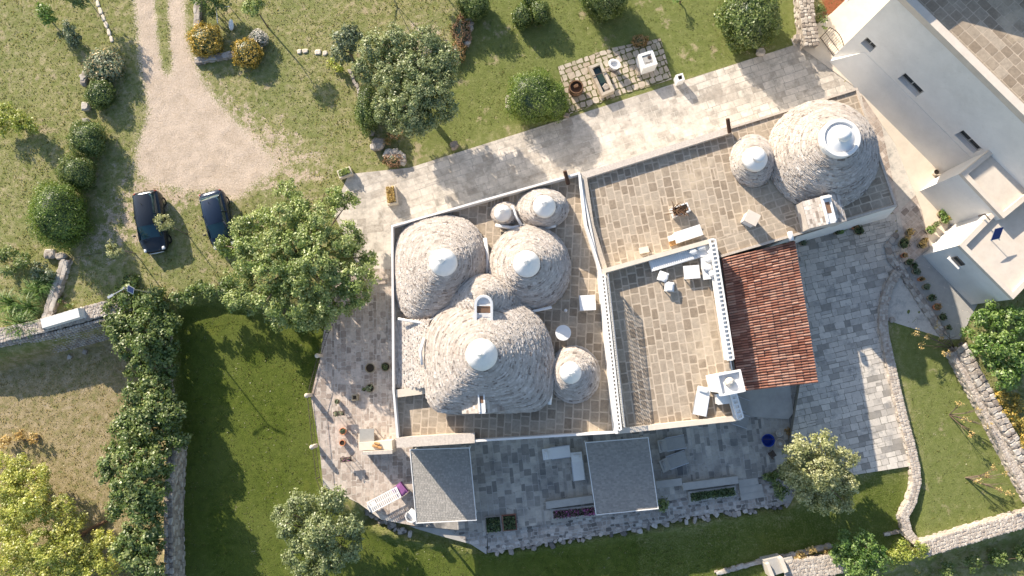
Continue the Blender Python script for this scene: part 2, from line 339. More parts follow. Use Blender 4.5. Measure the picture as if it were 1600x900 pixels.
# ------------------------------------------------------------------ paving: real slabs, clipped to convex outlines
def clip(poly, cp):
    out = poly
    for i in range(len(cp)):
        ax_, ay_ = cp[i]; bx, by = cp[(i+1) % len(cp)]; inp = out; out = []
        if not inp: return []
        for j in range(len(inp)):
            p, q = inp[j], inp[(j+1) % len(inp)]
            sp = (bx-ax_)*(p[1]-ay_)-(by-ay_)*(p[0]-ax_); sq = (bx-ax_)*(q[1]-ay_)-(by-ay_)*(q[0]-ax_)
            if sp >= 0: out.append(p)
            if (sp >= 0) != (sq >= 0):
                t = sp/(sp-sq); out.append((p[0]+(q[0]-p[0])*t, p[1]+(q[1]-p[1])*t))
    return out
def ccw(p):
    A = sum(p[i][0]*p[(i+1) % len(p)][1]-p[(i+1) % len(p)][0]*p[i][1] for i in range(len(p)))
    return p if A > 0 else p[::-1]
def pave(mb, polys, z, ang, rw, ln, gap=.03, jit=.02, lift=.006, rnd=.07, split=.05):
    polys = [ccw(p) for p in polys]; allp = [q for p in polys for q in p]
    ca, sa = math.cos(ang), math.sin(ang); us = [(x*ca+y*sa, -x*sa+y*ca) for x, y in allp]
    u0, u1 = min(u for u, v in us), max(u for u, v in us); v0, v1 = min(v for u, v in us), max(v for u, v in us)
    v = v0-rd.random()*rw[0]
    while v < v1:
        h = rd.uniform(*rw); u = u0-rd.random()*ln[1]
        while u < u1:
            l = rd.uniform(*ln); g = gap/2
            parts = [(u+g, v+g, u+l-g, v+h-g)]
            if rd.random() < split: vm = v+h*rd.uniform(.4, .6); parts = [(u+g, v+g, u+l-g, vm-g), (u+g, vm+g, u+l-g, v+h-g)]
            for a, b, c, d in parts:
                if c-a < .04 or d-b < .04: continue
                j = lambda: rd.uniform(-jit, jit); k = min(c-a, d-b)*rnd
                q = [(a+k+j(), b+j()), (c-k+j(), b+j()), (c+j(), b+k), (c+j(), d-k), (c-k+j(), d+j()), (a+k+j(), d+j()), (a+j(), d-k), (a+j(), b+k)]
                qw = [(x*ca-y*sa, x*sa+y*ca) for x, y in q]; t = rd.random()
                for p in polys:
                    r = clip(qw, p)
                    if len(r) > 2: mb.add([(x, y, z+lift) for x, y in r], [tuple(range(len(r)))], t)
            u += l
        v += h
def ang_px(a, b): p, q = P(*a), P(*b); return math.atan2(q[1]-p[1], q[0]-p[0])
def paved(name, polys_px, z, depth, mat, joint, ang, rw, ln, gap=.03, jit=.02, rnd=.07):
    """joined slab bed with real slabs on top; returns the two meshes' carrier"""
    pw = [PL(p, z) for p in polys_px]; b = MB()
    for p in pw: b.prism(p, z-depth, z)
    o = b.build(name, joint); o['kind'] = 'structure'
    s = MB(); pave(s, pw, z, ang, rw, ln, gap, jit, rnd=rnd); s.build('slabs', mat, o)
    return o
# ------------------------------------------------------------------ paved grounds
a_n = ang_px((640, 330), (1240, 130))
paved('north_path', [[(545, 272), (640, 262), (660, 340), (611, 356)], [(640, 262), (900, 180), (925, 280), (660, 340)], [(900, 180), (1080, 122), (1125, 226), (925, 280)], [(1080, 122), (1248, 68), (1345, 150), (1125, 226)]], .05, .3, M['path'], M['court'], a_n, (.4, .62), (.5, 1.1), .03, .015)
paved('north_west_forecourt', [[(545, 272), (611, 356), (612, 420), (560, 420), (520, 330)]], .045, .3, M['path'], M['path'], .1, (.5, .8), (.5, .9), .02)
paved('west_terrace', [[(520, 420), (560, 420), (630, 420), (640, 560), (500, 560)], [(500, 560), (640, 560), (645, 706), (500, 706), (486, 620)], [(500, 706), (645, 706), (650, 822), (596, 812), (560, 786), (505, 760)]], .04, 1.3, M['terra_w'], M['path'], PI/2+.03, (.16, .42), (.2, .6), .03, .03, .14)
paved('south_terrace', [[(650, 650), (735, 645), (762, 832), (650, 822)], [(735, 645), (950, 640), (980, 800), (762, 832)], [(950, 640), (1150, 600), (1245, 600), (1256, 700), (1200, 742), (980, 800)]], -.45, 1.1, M['terra_s'], M['greycem'], PI/2+ang_px((760, 700), (1000, 675)), (.18, .55), (.22, .85), .02)
def jagged(a, b, n, amp, out):
    r = []
    for i in range(n+1): t = i/n; r.append((a[0]+(b[0]-a[0])*t+rd.uniform(-amp, amp), a[1]+(b[1]-a[1])*t+(rd.uniform(0, amp*1.7))*out))
    return r
paved('stone_border', [[(640, 822), (762, 832), (760, 866), (735, 850), (690, 838), (650, 826)], [(762, 832), (880, 808), (890, 842), (830, 852), (762, 864)], [(880, 808), (1060, 775), (1072, 808), (960, 834), (890, 842)], [(1060, 775), (1200, 742), (1245, 760), (1240, 786), (1150, 798), (1072, 808)]], -.76, .7, M['crazy'], M['greycem'], .15, (.16, .34), (.18, .45), .03, .04, .2)
# ragged outer stones of the border
sb = MB()
for a, b in (((765, 862), (880, 846)), ((880, 846), (1070, 812)), ((1070, 812), (1240, 788)), ((560, 790), (640, 838))):
    n = 26
    for i in range(n):
        t = i/n; px, py = a[0]+(b[0]-a[0])*t+rd.uniform(-4, 4), a[1]+(b[1]-a[1])*t+rd.uniform(-6, 5)
        x, y = P(px, py, -.85); sb.stone((x, y, -.90), (rd.uniform(.25, .6), rd.uniform(.2, .45), .3), rd.uniform(0, 3))
tag(sb.build('edging_stones', M['crazy']), 'ragged flat stones edging the crazy-paved border beside the shaded south lawn', 'edging', kind='stuff')
a_c = ang_px((1250, 470), (1380, 440))
paved('east_courtyard', [[(1228, 378), (1390, 330), (1412, 425), (1385, 470), (1240, 480)], [(1240, 480), (1385, 470), (1392, 560), (1250, 600)], [(1250, 600), (1392, 560), (1424, 728), (1335, 742), (1235, 690)]], .05, .8, M['court'], M['courtjoint'], a_c, (.3, .5), (.35, .85), .025, .02)
paved('entrance_paving', [[(1344, 140), (1372, 170), (1405, 330), (1400, 335), (1380, 330)], [(1372, 170), (1380, 172), (1440, 330), (1452, 385), (1412, 425), (1400, 335), (1405, 330)]], .045, .3, M['terra_w'], M['court'], a_c+.5, (.35, .45), (.45, .6), .02, .005)
paved('concrete_yard', [[(1412, 425), (1452, 385), (1530, 470), (1500, 530), (1470, 530)]], .04, .3, M['greycem'], M['court'], a_c-.6, (.8, 1.1), (.8, 1.3), .01, 0)
yb = MB(); yb.prism(PL([(1236, 60), (1300, 70), (1400, 120), (1475, 300), (1520, 470), (1480, 530), (1385, 500), (1240, 400), (1330, 330)], .02), -.25, .015); yb.build('yard_bed', M['court'])['kind'] = 'structure'
pb_ = MB(); pb_.prism(PL([(1140, 560), (1228, 560), (1240, 645), (1232, 655), (1156, 650)], -.3), -.9, -.3); pb_.build('concrete_pad', M['greycem'])['kind'] = 'structure'
wk = MB(); wk.prism(PL([(1240, 66), (1300, 20), (1352, -30), (1440, -60), (1400, 40), (1500, 220), (1475, 390), (1452, 386), (1440, 330), (1398, 225), (1340, 140)]), -.2, .066)
wk.build('pale_walkway', M['walk'])['kind'] = 'structure'
a_g = ang_px((880, 165), (1040, 110))
gp = paved('garden_paving', [[(872, 104), (950, 76), (978, 146), (890, 178)], [(950, 76), (1032, 60), (1050, 124), (978, 146)]], .04, .2, M['mossy'], M['dirtjoint'], a_g, (.36, .55), (.34, .6), .07, .05, .16)
# ------------------------------------------------------------------ building helpers
def strip(mb, poly, wd, z0, z1, closed=True, tint=None):
    """wall strip of width wd inside a polyline (inside = left of travel for ccw), mitred"""
    if closed: poly = ccw(poly)
    n = len(poly); ins = []
    for i in range(n):
        p = Vector(poly[i]); a = Vector(poly[i-1]) if (closed or i > 0) else None; b = Vector(poly[(i+1) % n]) if (closed or i < n-1) else None
        d1 = (p-a).normalized() if a is not None else (b-p).normalized(); d2 = (b-p).normalized() if b is not None else d1
        n1 = Vector((-d1.y, d1.x)); n2 = Vector((-d2.y, d2.x)); m = (n1+n2).normalized(); k = wd/max(.3, m.dot(n1)); ins.append(p+m*k)
    for i in range(n if closed else n-1):
        j = (i+1) % n
        mb.prism([tuple(poly[i]), tuple(poly[j]), tuple(ins[j]), tuple(ins[i])], z0, z1, tint)
def cone(parent, foot_px, z0, tip_px, H, rt, capR, caph, pin='pyramid', cm='whitepure', pw=1.3):
    fp = PL(foot_px, z0); bx = sum(p[0] for p in fp)/len(fp); by = sum(p[1] for p in fp)/len(fp)
    tx, ty = P(*tip_px, z0+H+caph); fa = [Vector(p)-Vector((bx, by)) for p in fp]
    N = 180; rad = []
    for k in range(N):                                  # polar radius of the traced footprint
        a = 2*PI*k/N; d = Vector((math.cos(a), math.sin(a))); best = .3
        for i in range(len(fa)):
            p, q = fa[i], fa[(i+1) % len(fa)]; e = q-p; den = d.x*e.y-d.y*e.x
            if abs(den) < 1e-9: continue
            t = (p.x*e.y-p.y*e.x)/den; s = (p.x*d.y-p.y*d.x)/den
            if t > 0 and -1e-6 <= s <= 1+1e-6: best = max(best, t)
        rad.append(best)
    rad = np.array(rad); rad = np.array([np.mean([rad[(k+j) % N] for j in range(-5, 6)]) for k in range(N)]); rm = float(rad.mean())
    def surf(a, t):
        rb = rad[int(a/(2*PI)*N) % N]; base = rb*(1-t)+rm*t; f = (1-t**pw)*(1-rt/rm)+rt/rm; r = base*f
        return bx+(tx-bx)*t+r*math.cos(a), by+(ty-by)*t+r*math.sin(a), z0+H*t, r
    mb = MB(); K = 24; vs = []; fs = []
    for k in range(K+1):
        for i in range(48):
            x, y, z, r = surf(2*PI*i/48, k/K); s = max(0, 1-.10/max(r, .2)); cx = bx+(tx-bx)*k/K; cy = by+(ty-by)*k/K
            vs.append((cx+(x-cx)*s, cy+(y-cy)*s, z))
    for k in range(K):
        for i in range(48): fs.append((k*48+i, k*48+(i+1) % 48, (k+1)*48+(i+1) % 48, (k+1)*48+i))
    mb.add(vs, fs, .35)
    nc = max(8, int(math.hypot(H, rm-rt)/.085))
    for c in range(nc):
        t0, t1 = c/nc, (c+1)/nc; a = rd.random(); r0 = surf(a, t0)[3]; end = a+2*PI; ct = rd.gauss(.52, .14)
        while a < end-.02:
            r0 = surf(a, t0)[3]; da = min(rd.uniform(.10, .30)/max(r0, .15), end-a)
            o = rd.gauss(0, .016); tl = rd.uniform(-.010, .010); hz = rd.uniform(-.008, .012); ti = min(1, max(0, ct+rd.gauss(0, .2)))
            v = []
            for aa, dd, sg in ((a+.03*da, o, tl), (a+.97*da, o, -tl)):
                x, y, z, r = surf(aa % (2*PI), t0); ca, sa = math.cos(aa), math.sin(aa)
                x1, y1, z1, _ = surf(aa % (2*PI), t1); zt = z1+hz+sg
                v += [(x+ca*dd, y+sa*dd, z-.03), (x+ca*(dd-.01), y+sa*(dd-.01), zt), (x1-ca*.14, y1-sa*.14, zt+.03)]
            mb.add(v, [(0, 3, 4, 1), (1, 4, 5, 2), (0, 1, 2), (3, 5, 4)], ti); a += da
    o = mb.build('trullo_cone', M['cone'], parent)
    cx, cy, cz = tx, ty, z0+H
    cb = MB(); cb.lathe([(capR*1.12, -capR*.45), (capR*1.02, .02), (capR*.72, caph*.42), (capR*.40, caph*.8), (capR*.25, caph)], (cx, cy, cz), 28)
    cap = cb.build('plaster_cap', M[cm], o, smooth=True)
    pb = MB()
    if pin == 'pyramid': pb.lathe([(.20, 0), (.24, .12), (.05, .42), (.02, .46)], (cx, cy, cz+caph), 4)
    elif pin == 'ball': pass
    if pin == 'pyramid': pb.build('pinnacle', M[cm], o)
    return o, (cx, cy, cz)
def ell(cx, cy, rx, ry, n=24, rot=0):
    return [(cx+rx*math.cos(2*PI*i/n)*math.cos(rot)-ry*math.sin(2*PI*i/n)*math.sin(rot), cy+rx*math.cos(2*PI*i/n)*math.sin(rot)+ry*math.sin(2*PI*i/n)*math.cos(rot)) for i in range(n)]
def base_thing(name, label, cat, px, py, z=0, group=None): x, y = P(px, py, z); return thing(name, label, cat, (x, y, z), 0, group)
def add_pipe(parent, px, py, z, dx, dy):
    b = MB(); x, y = P(px, py, z); b.tube([(x, y, z), (x+dx*.5, y+dy*.5, z+.25), (x+dx, y+dy, z+.5)], .13, 10); return b.build('flue_pipe', M['pipe'], parent)
# ------------------------------------------------------------------ house A: the cluster of cones on the west
A = base_thing('trullo_house', 'whitewashed western house crowned by a tight cluster of seven grey stone cones', 'house', 780, 480)
ZD, ZP = 4.15, 4.78
oA = [(611, 352), (905, 269), (938, 423), (965, 676), (622, 697), (614, 610)]
wb = MB(); wb.prism(PL(oA, ZD), -1.3, ZD-.02); wb.build('wall', M['white'], A)
pb = MB(); strip(pb, PL([(611, 352), (906, 268.5), (938, 423), (966, 677), (621, 698), (613, 610)], ZP), .13, ZD-.3, ZP); pb.build('parapet', M['white'], A)
cb = MB(); strip(cb, [P(620, 699.5, ZP), P(742, 692, ZP)], .62, ZD-.1, ZP+.05, False); cb.build('coping', M['coping'], A)
jb = MB(); inn = PL([(615, 354), (904, 272), (936, 424), (962, 672), (624, 692), (617, 610)], ZD)
jb.prism(inn, ZD-.02, ZD); jo = jb.build('roof_deck', M['mortar'], A)
sb = MB(); cvx = [PL([(615, 354), (904, 272), (936, 424), (617, 440)], ZD), PL([(617, 440), (936, 424), (962, 672), (624, 692)], ZD)]
pave(sb, cvx, ZD, ang_px((640, 670), (645, 600)), (.45, .62), (.55, .85), .085, .02); sb.build('roof_slabs', M['roofpave'], jo)
ms = MB()                                               # raised divider at the south-west corner
ms.box((*P(642, 612, 4.5), 4.3), (1.9, .5, .7), ang_px((616, 614), (664, 608))); ms.build('divider', M['walk'], A)
T1, c1 = cone(A, [(615, 420), (617, 385), (632, 355), (665, 338), (705, 335), (740, 347), (760, 380), (763, 425), (742, 462), (712, 492), (672, 504), (635, 500), (618, 470)], ZD+.2, (690, 407), 2.9, .62, .80, .72)
T2, c2 = cone(A, ell(827, 419, 66, 69), ZD+.2, (823, 409), 2.9, .62, .78, .75)
T3, c3 = cone(A, ell(848, 326, 42, 32), ZD+.1, (851, 318), 1.75, .5, .66, .6)
T4, c4 = cone(A, ell(789, 334, 23, 19), ZD+.05, (785, 330), .85, .42, .52, .5)
T5, c5 = cone(A, ell(897, 585, 42, 46), ZD+.1, (893, 583), 1.9, .48, .62, .65)
T6, c6 = cone(A, [(668, 643), (663, 600), (662, 560), (664, 522), (680, 492), (706, 470), (742, 458), (790, 458), (826, 478), (853, 508), (866, 548), (866, 600), (855, 643), (800, 646), (720, 646)], ZD+.9, (751, 554), 3.3, .74, .90, .8)
T7, c7 = cone(A, ell(757, 472, 56, 44), ZD+1.25, (754, 460), 1.95, .25, .3, .12, None, 'cone')
sk = MB()                                               # low stone skirt west of the big cone
q0 = [(616, 500), (672, 500), (672, 606), (616, 606)]
for i in range(46):
    for j in range(16):
        px, py = 617+j*3.4+rd.uniform(-1, 1), 501+i*2.3+rd.uniform(-.8, .8); h = .15+.95*((px-616)/56)**1.3
        x, y = P(px, py, ZD+h); sk.stone((x, y, ZD+h-.02), (.24, .16, .06), 1.5+rd.uniform(-.3, .3), min(1, max(0, rd.gauss(.6, .2))), 6)
for j in range(8):
    a, b = 616+j*7, 623+j*7; sk.prism(PL([(a, 500), (b, 500), (b, 606), (a, 606)], ZD+.15+.95*(j/8)**1.3), ZD, ZD+.1+.95*(j/8)**1.3, .6)
sk.build('stone_skirt', M['cone'], A)
for pts, z, r in (([(758, 372), (762, 400), (761, 432)], ZD+.55, .12), ([(766, 424), (782, 452), (802, 474), (830, 487), (862, 480)], ZD+.75, .10), ([(866, 560), (862, 600), (858, 632)], ZD+.8, .14), ([(800, 322), (806, 338), (815, 352)], ZD+.55, .10), ([(774, 352), (800, 356), (820, 352)], ZD+.35, .12), ([(622, 498), (660, 505), (700, 488), (718, 470)], ZD+.75, .08), ([(852, 356), (868, 352)], ZD+.3, .13), ([(660, 570), (657, 550), (663, 528)], ZD+1.35, .10)):
    gt = MB(); gt.tube([(*P(a, b, z), z) for a, b in pts], r, 8); gt.build('plaster_gutter', M['whitepure'], A, smooth=True)

def arch_window(parent, px, py, z, w_, h_, tilt, rz):
    c, s = math.cos(tilt), math.sin(tilt); x0, y0 = P(px, py, z)
    def tr(u, v, d):                                    # u across, v up the slope, d outward
        Y = v*c+d*-s; Z = v*s+d*c; return (x0+u*math.cos(rz)-Y*math.sin(rz), y0+u*math.sin(rz)+Y*math.cos(rz), z+Z)
    out = [(-w_/2, -h_/2), (w_/2, -h_/2), (w_/2, h_/2-w_/2)]+[(w_/2*math.cos(a), h_/2-w_/2+w_/2*math.sin(a)) for a in [PI*k/10 for k in range(1, 10)]]+[(-w_/2, h_/2-w_/2)]
    inn_ = [(u*.74, v*.84) for u, v in out]; n = len(out); b = MB()
    vs = [tr(u, v, .3) for u, v in out]+[tr(u, v, .3) for u, v in inn_]+[tr(u, v, -.5) for u, v in out]+[tr(u, v, .14) for u, v in inn_]
    fs = []
    for i in range(n):
        j = (i+1) % n; fs += [(i, j, n+j, n+i), (2*n+i, 2*n+j, j, i), (n+i, n+j, 3*n+j, 3*n+i)]
    b.add(vs, fs); f = b.build('dormer_window', M['whitepure'], parent)
    g = MB(); g.add([tr(u, v, .16) for u, v in inn_], [tuple(range(n))]); g.build('pane', M['white'], f)
    k = MB(); k.add([tr(-w_*.36, -h_*.14, .19), tr(w_*.36, -h_*.14, .19), tr(w_*.36, h_*.1, .19), tr(-w_*.36, h_*.1, .19)], [(0, 1, 2, 3)]); k.build('shutter', M['shutter'], f)
    for v in (-.17, .13): k = MB(); k.add([tr(-w_*.38, h_*(v-.02), .24), tr(w_*.38, h_*(v-.02), .24), tr(w_*.38, h_*(v+.02), .24), tr(-w_*.38, h_*(v+.02), .24)], [(0, 1, 2, 3)]); k.build('glazing_bar', M['whitepure'], f)
arch_window(A, 756, 482, 7.15, 1.12, 1.72, R_(12), 0)
def stone_dormer(parent, a_px, b_px, z, hw, drop, wl):
    """pitched little stone roof with a white lantern slit on its ridge, from a (high, on the cone) to b (eave)"""
    ax_, ay_ = P(*a_px, z); bx, by = P(*b_px, z); d = Vector((bx-ax_, by-ay_)).normalized(); n = Vector((-d.y, d.x)); b = MB()
    rows = 9; Ln = math.hypot(bx-ax_, by-ay_)
    for s in (-1, 1):
        b.add([(ax_, ay_, z-.02), (bx, by, z-.02), (bx+n.x*hw*s, by+n.y*hw*s, z-drop-.02), (ax_+n.x*hw*s*.6, ay_+n.y*hw*s*.6, z-drop-.02)], [(0, 1, 2, 3)], .3)
        for i in range(rows):
            u = 0
            while u < Ln:
                l = min(rd.uniform(.2, .4), Ln-u); f0, f1 = i/rows, (i+1.1)/rows; o = rd.uniform(0, .02); q = []
                for uu, ff in ((u, f0), (u+l*.95, f0), (u+l*.95, f1), (u, f1)):
                    q.append((ax_+d.x*uu+n.x*hw*s*ff, ay_+d.y*uu+n.y*hw*s*ff, z-drop*ff+.05*(1 if ff == f1 else .2)+o))
                b.add(q, [(0, 1, 2, 3)] if s < 0 else [(3, 2, 1, 0)]); u += l
    b.add([(bx, by, z-.03), (bx+n.x*hw, by+n.y*hw, z-drop-.03), (bx+n.x*hw, by+n.y*hw, z-drop-1.6), (bx-n.x*hw, by-n.y*hw, z-drop-1.6), (bx-n.x*hw, by-n.y*hw, z-drop-.03)], [(0, 1, 2, 3, 4)], .7)
    for s in (-1, 1): b.add([(bx+n.x*hw*s, by+n.y*hw*s, z-drop), (ax_+n.x*hw*s, ay_+n.y*hw*s, z-drop), (ax_+n.x*hw*s, ay_+n.y*hw*s, z-drop-1.6), (bx+n.x*hw*s, by+n.y*hw*s, z-drop-1.6)], [(0, 1, 2, 3)], .5)
    o = b.build('stone_dormer', M['cone'], parent)
    g = MB(); rz = math.atan2(d.y, d.x); mx, my = (ax_+bx)/2, (ay_+by)/2
    g.box((mx, my, z+.04), (Ln, wl, .16), rz); g.box((mx-d.x*Ln*.42, my-d.y*Ln*.42, z+.2), (.14, wl, .3), rz)
    for s in (-1, 1): g.box((mx+n.x*s*wl*.42, my+n.y*s*wl*.42, z+.14), (Ln*.9, .08, .12), rz)
    g.build('white_lantern', M['whitepure'], o)
    g = MB(); g.box((mx-d.x*.1, my-d.y*.1, z+.126), (Ln*.4, wl*.5, .02), rz); g.build('slit_window', M['shutter'], o)
stone_dormer(A, (751, 600), (754, 646), 6.75, 1.3, .85, .40)
add_pipe(A, 888, 288, 4.5, -.25, .75)
# ------------------------------------------------------------------ house B: long roof with the two eastern cones
B = base_thing('courtyard_house', 'long flat-roofed middle house with a tan slab terrace and two cones at its east end', 'house', 1150, 290)
ZD, ZP = 4.3, 4.42
oB = [(908, 272), (1340, 137), (1402, 322), (1120, 404), (1113, 374), (940, 424)]
wb = MB()
wb.prism(PL([(908, 272), (1340, 137), (1402, 322), (1122, 403), (1113, 376), (940, 426)], ZD), -.4, ZD-.02); wb.build('wall', M['white'], B)
# battered foot of the south-east wall
s1, s2 = P(1244, 370, ZD), P(1402, 322, ZD); f1, f2 = P(1238, 382, 0), P(1386, 341, 0); bb = MB()
bb.add([(*s1, ZD-.05), (*s2, ZD-.05), (f2[0], f2[1], -.1), (f1[0], f1[1], -.1), (s2[0]-.2, s2[1]+1.2, -.1)], [(3, 2, 1, 0), (2, 4, 1)]); bb.build('battered_wall', M['white'], B)
pb = MB(); strip(pb, PL([(1127, 402), (1402.5, 322), (1340, 136.5), (1140, 198)], ZP), .16, ZD-.2, ZP, False, .5); pb.build('parapet', M['coping'], B)
pb = MB(); strip(pb, PL([(1140, 198), (906, 271), (918, 352), (941, 428)], 4.7), .42, ZD-.2, 4.7, False); pb.build('wide_parapet', M['coping'], B)
pb = MB(); strip(pb, PL([(904, 274), (914, 352), (938, 428)], 4.86), .14, -.2, 4.86, False); pb.build('white_edge', M['whitepure'], B)
jb = MB(); jb.prism(PL([(912, 275), (1338, 141), (1398, 321), (1120, 400), (1112, 376), (942, 424)], ZD), ZD-.02, ZD); jo = jb.build('roof_deck', M['mortar'], B)
sb = MB(); pave(sb, [PL([(912, 275), (1190, 187), (1188, 352), (942, 424)], ZD)], ZD, ang_px((912, 275), (942, 424)), (.42, .6), (.5, .82), .085, .02)
pave(sb, [PL([(1190, 187), (1338, 141), (1398, 321), (1188, 384)], ZD), PL([(1112, 376), (1188, 352), (1188, 384), (1120, 402)], ZD)], ZD, ang_px((1244, 370), (1402, 322)), (.42, .58), (.5, .85), .08, .02)
sb.build('roof_slabs', M['roofpave'], jo)
E1, e1 = cone(B, ell(1285, 243, 89, 87), ZD+.1, (1317, 213), 3.3, .95, 1.12, .5, 'ball', pw=1.25)
kb = MB(); x, y, z = e1
kb.lathe([(1.15, -.5), (1.22, .1), (1.18, .28), (1.0, .30), (.95, .14), (.30, .10)], (x, y, z), 36); kb.build('ring_cap', M['whitepure'], E1, smooth=False)
kb = MB(); kb.lathe([(.46, .5), (.48, .6), (.40, .66), (.22, .72), (.20, .80)], (x, y, z-.4), 24, cap=False)
kb.lathe([(.40*math.cos(a)+.001, .40*math.sin(a)) for a in [R_(-80+16*i) for i in range(11)]], (x, y, z+.72), 24); kb.build('ball_finial', M['whitepure'], E1, smooth=True)
E2, e2 = cone(B, ell(1176, 251, 36, 42), ZD+.1, (1186, 243), 1.8, .55, .72, .6, 'ball')
kb = MB(); x, y, z = e2; kb.lathe([(.42, .5), (.38, .68), (.30, .74), (.05, .80)], (x, y, z), 20); kb.build('flat_finial', M['whitepure'], E2, smooth=True)
stone_dormer(B, (1288, 306), (1299, 349), 6.0, 1.22, .55, .55)
add_pipe(B, 1140, 207, 4.8, -.25, .75)
bb = MB(); bb.tube([(*P(1234, 362, 4.75), 4.75), (*P(1237, 376, 4.75), 4.75)], .16, 12); bb.build('water_spout', M['whitepure'], B, smooth=True)
# ------------------------------------------------------------------ raised block with balustrades
D = base_thing('raised_roof_terrace_block', 'raised white block with railed tan roof terrace between the cones and the red tiles', 'building', 1045, 530)
ZD, ZP = 4.9, 5.75
oD = [(940, 422), (1113, 373), (1157, 656), (966, 676)]
wb = MB(); wb.prism(PL(oD, ZD), -1.2, ZD-.02); wb.build('wall', M['white'], D)
jb = MB(); jb.prism(PL([(942, 424), (1112, 376), (1154, 654), (968, 673)], ZD), ZD-.02, ZD); jo = jb.build('roof_deck', M['mortar'], D)
sb = MB(); pave(sb, [PL([(942, 424), (1112, 376), (1154, 654), (968, 673)], ZD)], ZD, ang_px((975, 665), (945, 470)), (.42, .58), (.5, .82), .085, .02); sb.build('roof_slabs', M['roofpave'], jo)
pb = MB(); pw_ = PL([(1113, 372), (939, 421), (965, 677)], ZP-.15); strip(pb, pw_, .28, ZD-.05, ZP-.15, False)
pw2 = PL([(966, 678), (1158, 657)], ZP-.45); strip(pb, pw2, .32, ZD-.05, ZP-.45, False); pb.build('parapet', M['walk'], D)
pb = MB(); strip(pb, PL([(936, 421), (962, 678)], ZP-.12), .14, -.6, ZP-.12, False); pb.build('white_edge', M['whitepure'], D)
def balustrade(parent, a, b, z, wd, step, h):
    (x0, y0), (x1, y1) = P(*a, z), P(*b, z); d = Vector((x1-x0, y1-y0)); Ln = d.length; d.normalize(); n = Vector((-d.y, d.x)); rz = math.atan2(d.y, d.x); m = MB()
    mx, my = (x0+x1)/2, (y0+y1)/2
    for s in (-1, 1): m.box((mx+n.x*s*wd/2, my+n.y*s*wd/2, z), (Ln, .10, .12), rz)
    m.box((mx, my, z-h), (Ln, wd+.12, .12), rz)
    k = int(Ln/step)
    for i in range(k+1):
        u = i*Ln/k; m.box((x0+d.x*u, y0+d.y*u, z+.003), (.10, wd-.1, .11), rz); m.box((x0+d.x*u, y0+d.y*u, z-h/2), (.10, wd*.6, h-.12), rz)
    return m.build('balustrade', M['whitepure'], parent)
balustrade(D, (1113, 374), (1142, 562), ZP+.1, .34, .27, .6)
balustrade(D, (1142, 602), (1157, 654), ZP+.1, .34, .27, .6)
balustrade(D, (942, 430), (968, 672), ZP-.05, .20, .24, .5)
lt = MB(); (x0, y0), (x1, y1) = P(948, 430, ZP), P(974, 666, ZP); d = Vector((x1-x0, y1-y0)); Ln = d.length; d.normalize(); n_ = int(Ln/.3)
for i in range(n_+4):
    for s in (1, -1):
        u0 = i*.3-.6; u1 = u0+s*.9; a0, a1 = max(0, min(Ln, u0)), max(0, min(Ln, u1)); 
        lt.tube([(x0+d.x*a0, y0+d.y*a0, ZP-.1), (x0+d.x*a1, y0+d.y*a1, ZP+.8)], .028, 4)
lt.tube([(x0, y0, ZP+.8), (x1, y1, ZP+.8)], .025, 5)
lt.build('wire_lattice', M['alu'], D)
# chimney
ch = MB(); cz = ZD; x, y = P(1114, 596, cz); ax_ = ang_px((1105, 590), (1140, 583))
ch.box((x+.25, y-.0, cz+1.25), (1.25, 1.0, 2.5), ax_); ch.box((x+.28, y, cz+2.58), (1.5, 1.3, .14), ax_)
for dx, dy, sx, sy in ((-.68, 0, .12, 1.3), (.68, 0, .12, 1.3), (0, .6, 1.24, .12), (0, -.6, 1.24, .12)):
    ca, sa = math.cos(ax_), math.sin(ax_); ch.box((x+.28+dx*ca-dy*sa, y+dx*sa+dy*ca, cz+2.76), (sx, sy, .22), ax_)
co_ = ch.build('chimney', M['whitepure'], D); ck = MB(); ck.lathe([(.3, 0), (.26, .2), (.1, .34)], (x+.25, y+.05, cz+2.66), 10); ck.build('chimney_cowl', M['cement'], co_)
ck = MB(); ck.box((*P(1140, 612, 4.6), 4.6), (.5, 1.2, .9), ax_); ck.build('flue_box', M['whitepure'], co_)
# ------------------------------------------------------------------ tiled annex
K = base_thing('tiled_annex', 'low annex under a sloping red clay tile roof beside the raised terrace', 'annex', 1200, 500)
q = [(*P(1128, 404, 4.5), 4.5), (*P(1240, 377, 3.9), 3.9), (*P(1276, 598, 3.9), 3.9), (*P(1154, 612, 4.5), 4.5)]
kb = MB(); kb.prism([P(1132, 403, 4), P(1238, 380, 3.9), P(1270, 592, 3.9), P(1230, 605, 3.9), P(1152, 611, 4)], -.4, 3.5); kb.build('wall', M['white'], K)
kb = MB(); kb.add(q+[(a, b, c-.18) for a, b, c in q], [(0, 1, 2, 3)[::-1], (0, 1, 5, 4), (1, 2, 6, 5), (2, 3, 7, 6), (3, 0, 4, 7)], .1); kb.build('roof_bed', M['terracotta'], K)
tb = MB(); V = [Vector(v) for v in q]; nu, nv = 11, 52
for j in range(nv):
    for i in range(nu):
        ti = rd.random(); dz = rd.uniform(-.015, .03)
        def at(u, v): a = V[0].lerp(V[1], u); b = V[3].lerp(V[2], u); return a.lerp(b, v)
        vs = []
        for k, u in ((0, i/nu), (1, (i+1.12)/nu)):
            if u > 1: u = 1.01
            for s in range(5):
                an = PI*s/4; p = at(u, (j+.5-.47*math.cos(an)*(1-.1*(1-k)))/nv); vs.append((p.x, p.y, p.z+.02+(.075+.02*k)*math.sin(an)+(.03 if k == 1 else 0)+dz))
        fs = [(s, s+1, 6+s, 5+s)[::-1] for s in range(4)]+[(5, 6, 7, 8, 9)[::-1]]
        tb.add(vs, fs, ti)
tb.build('clay_tiles', M['terracotta'], K)
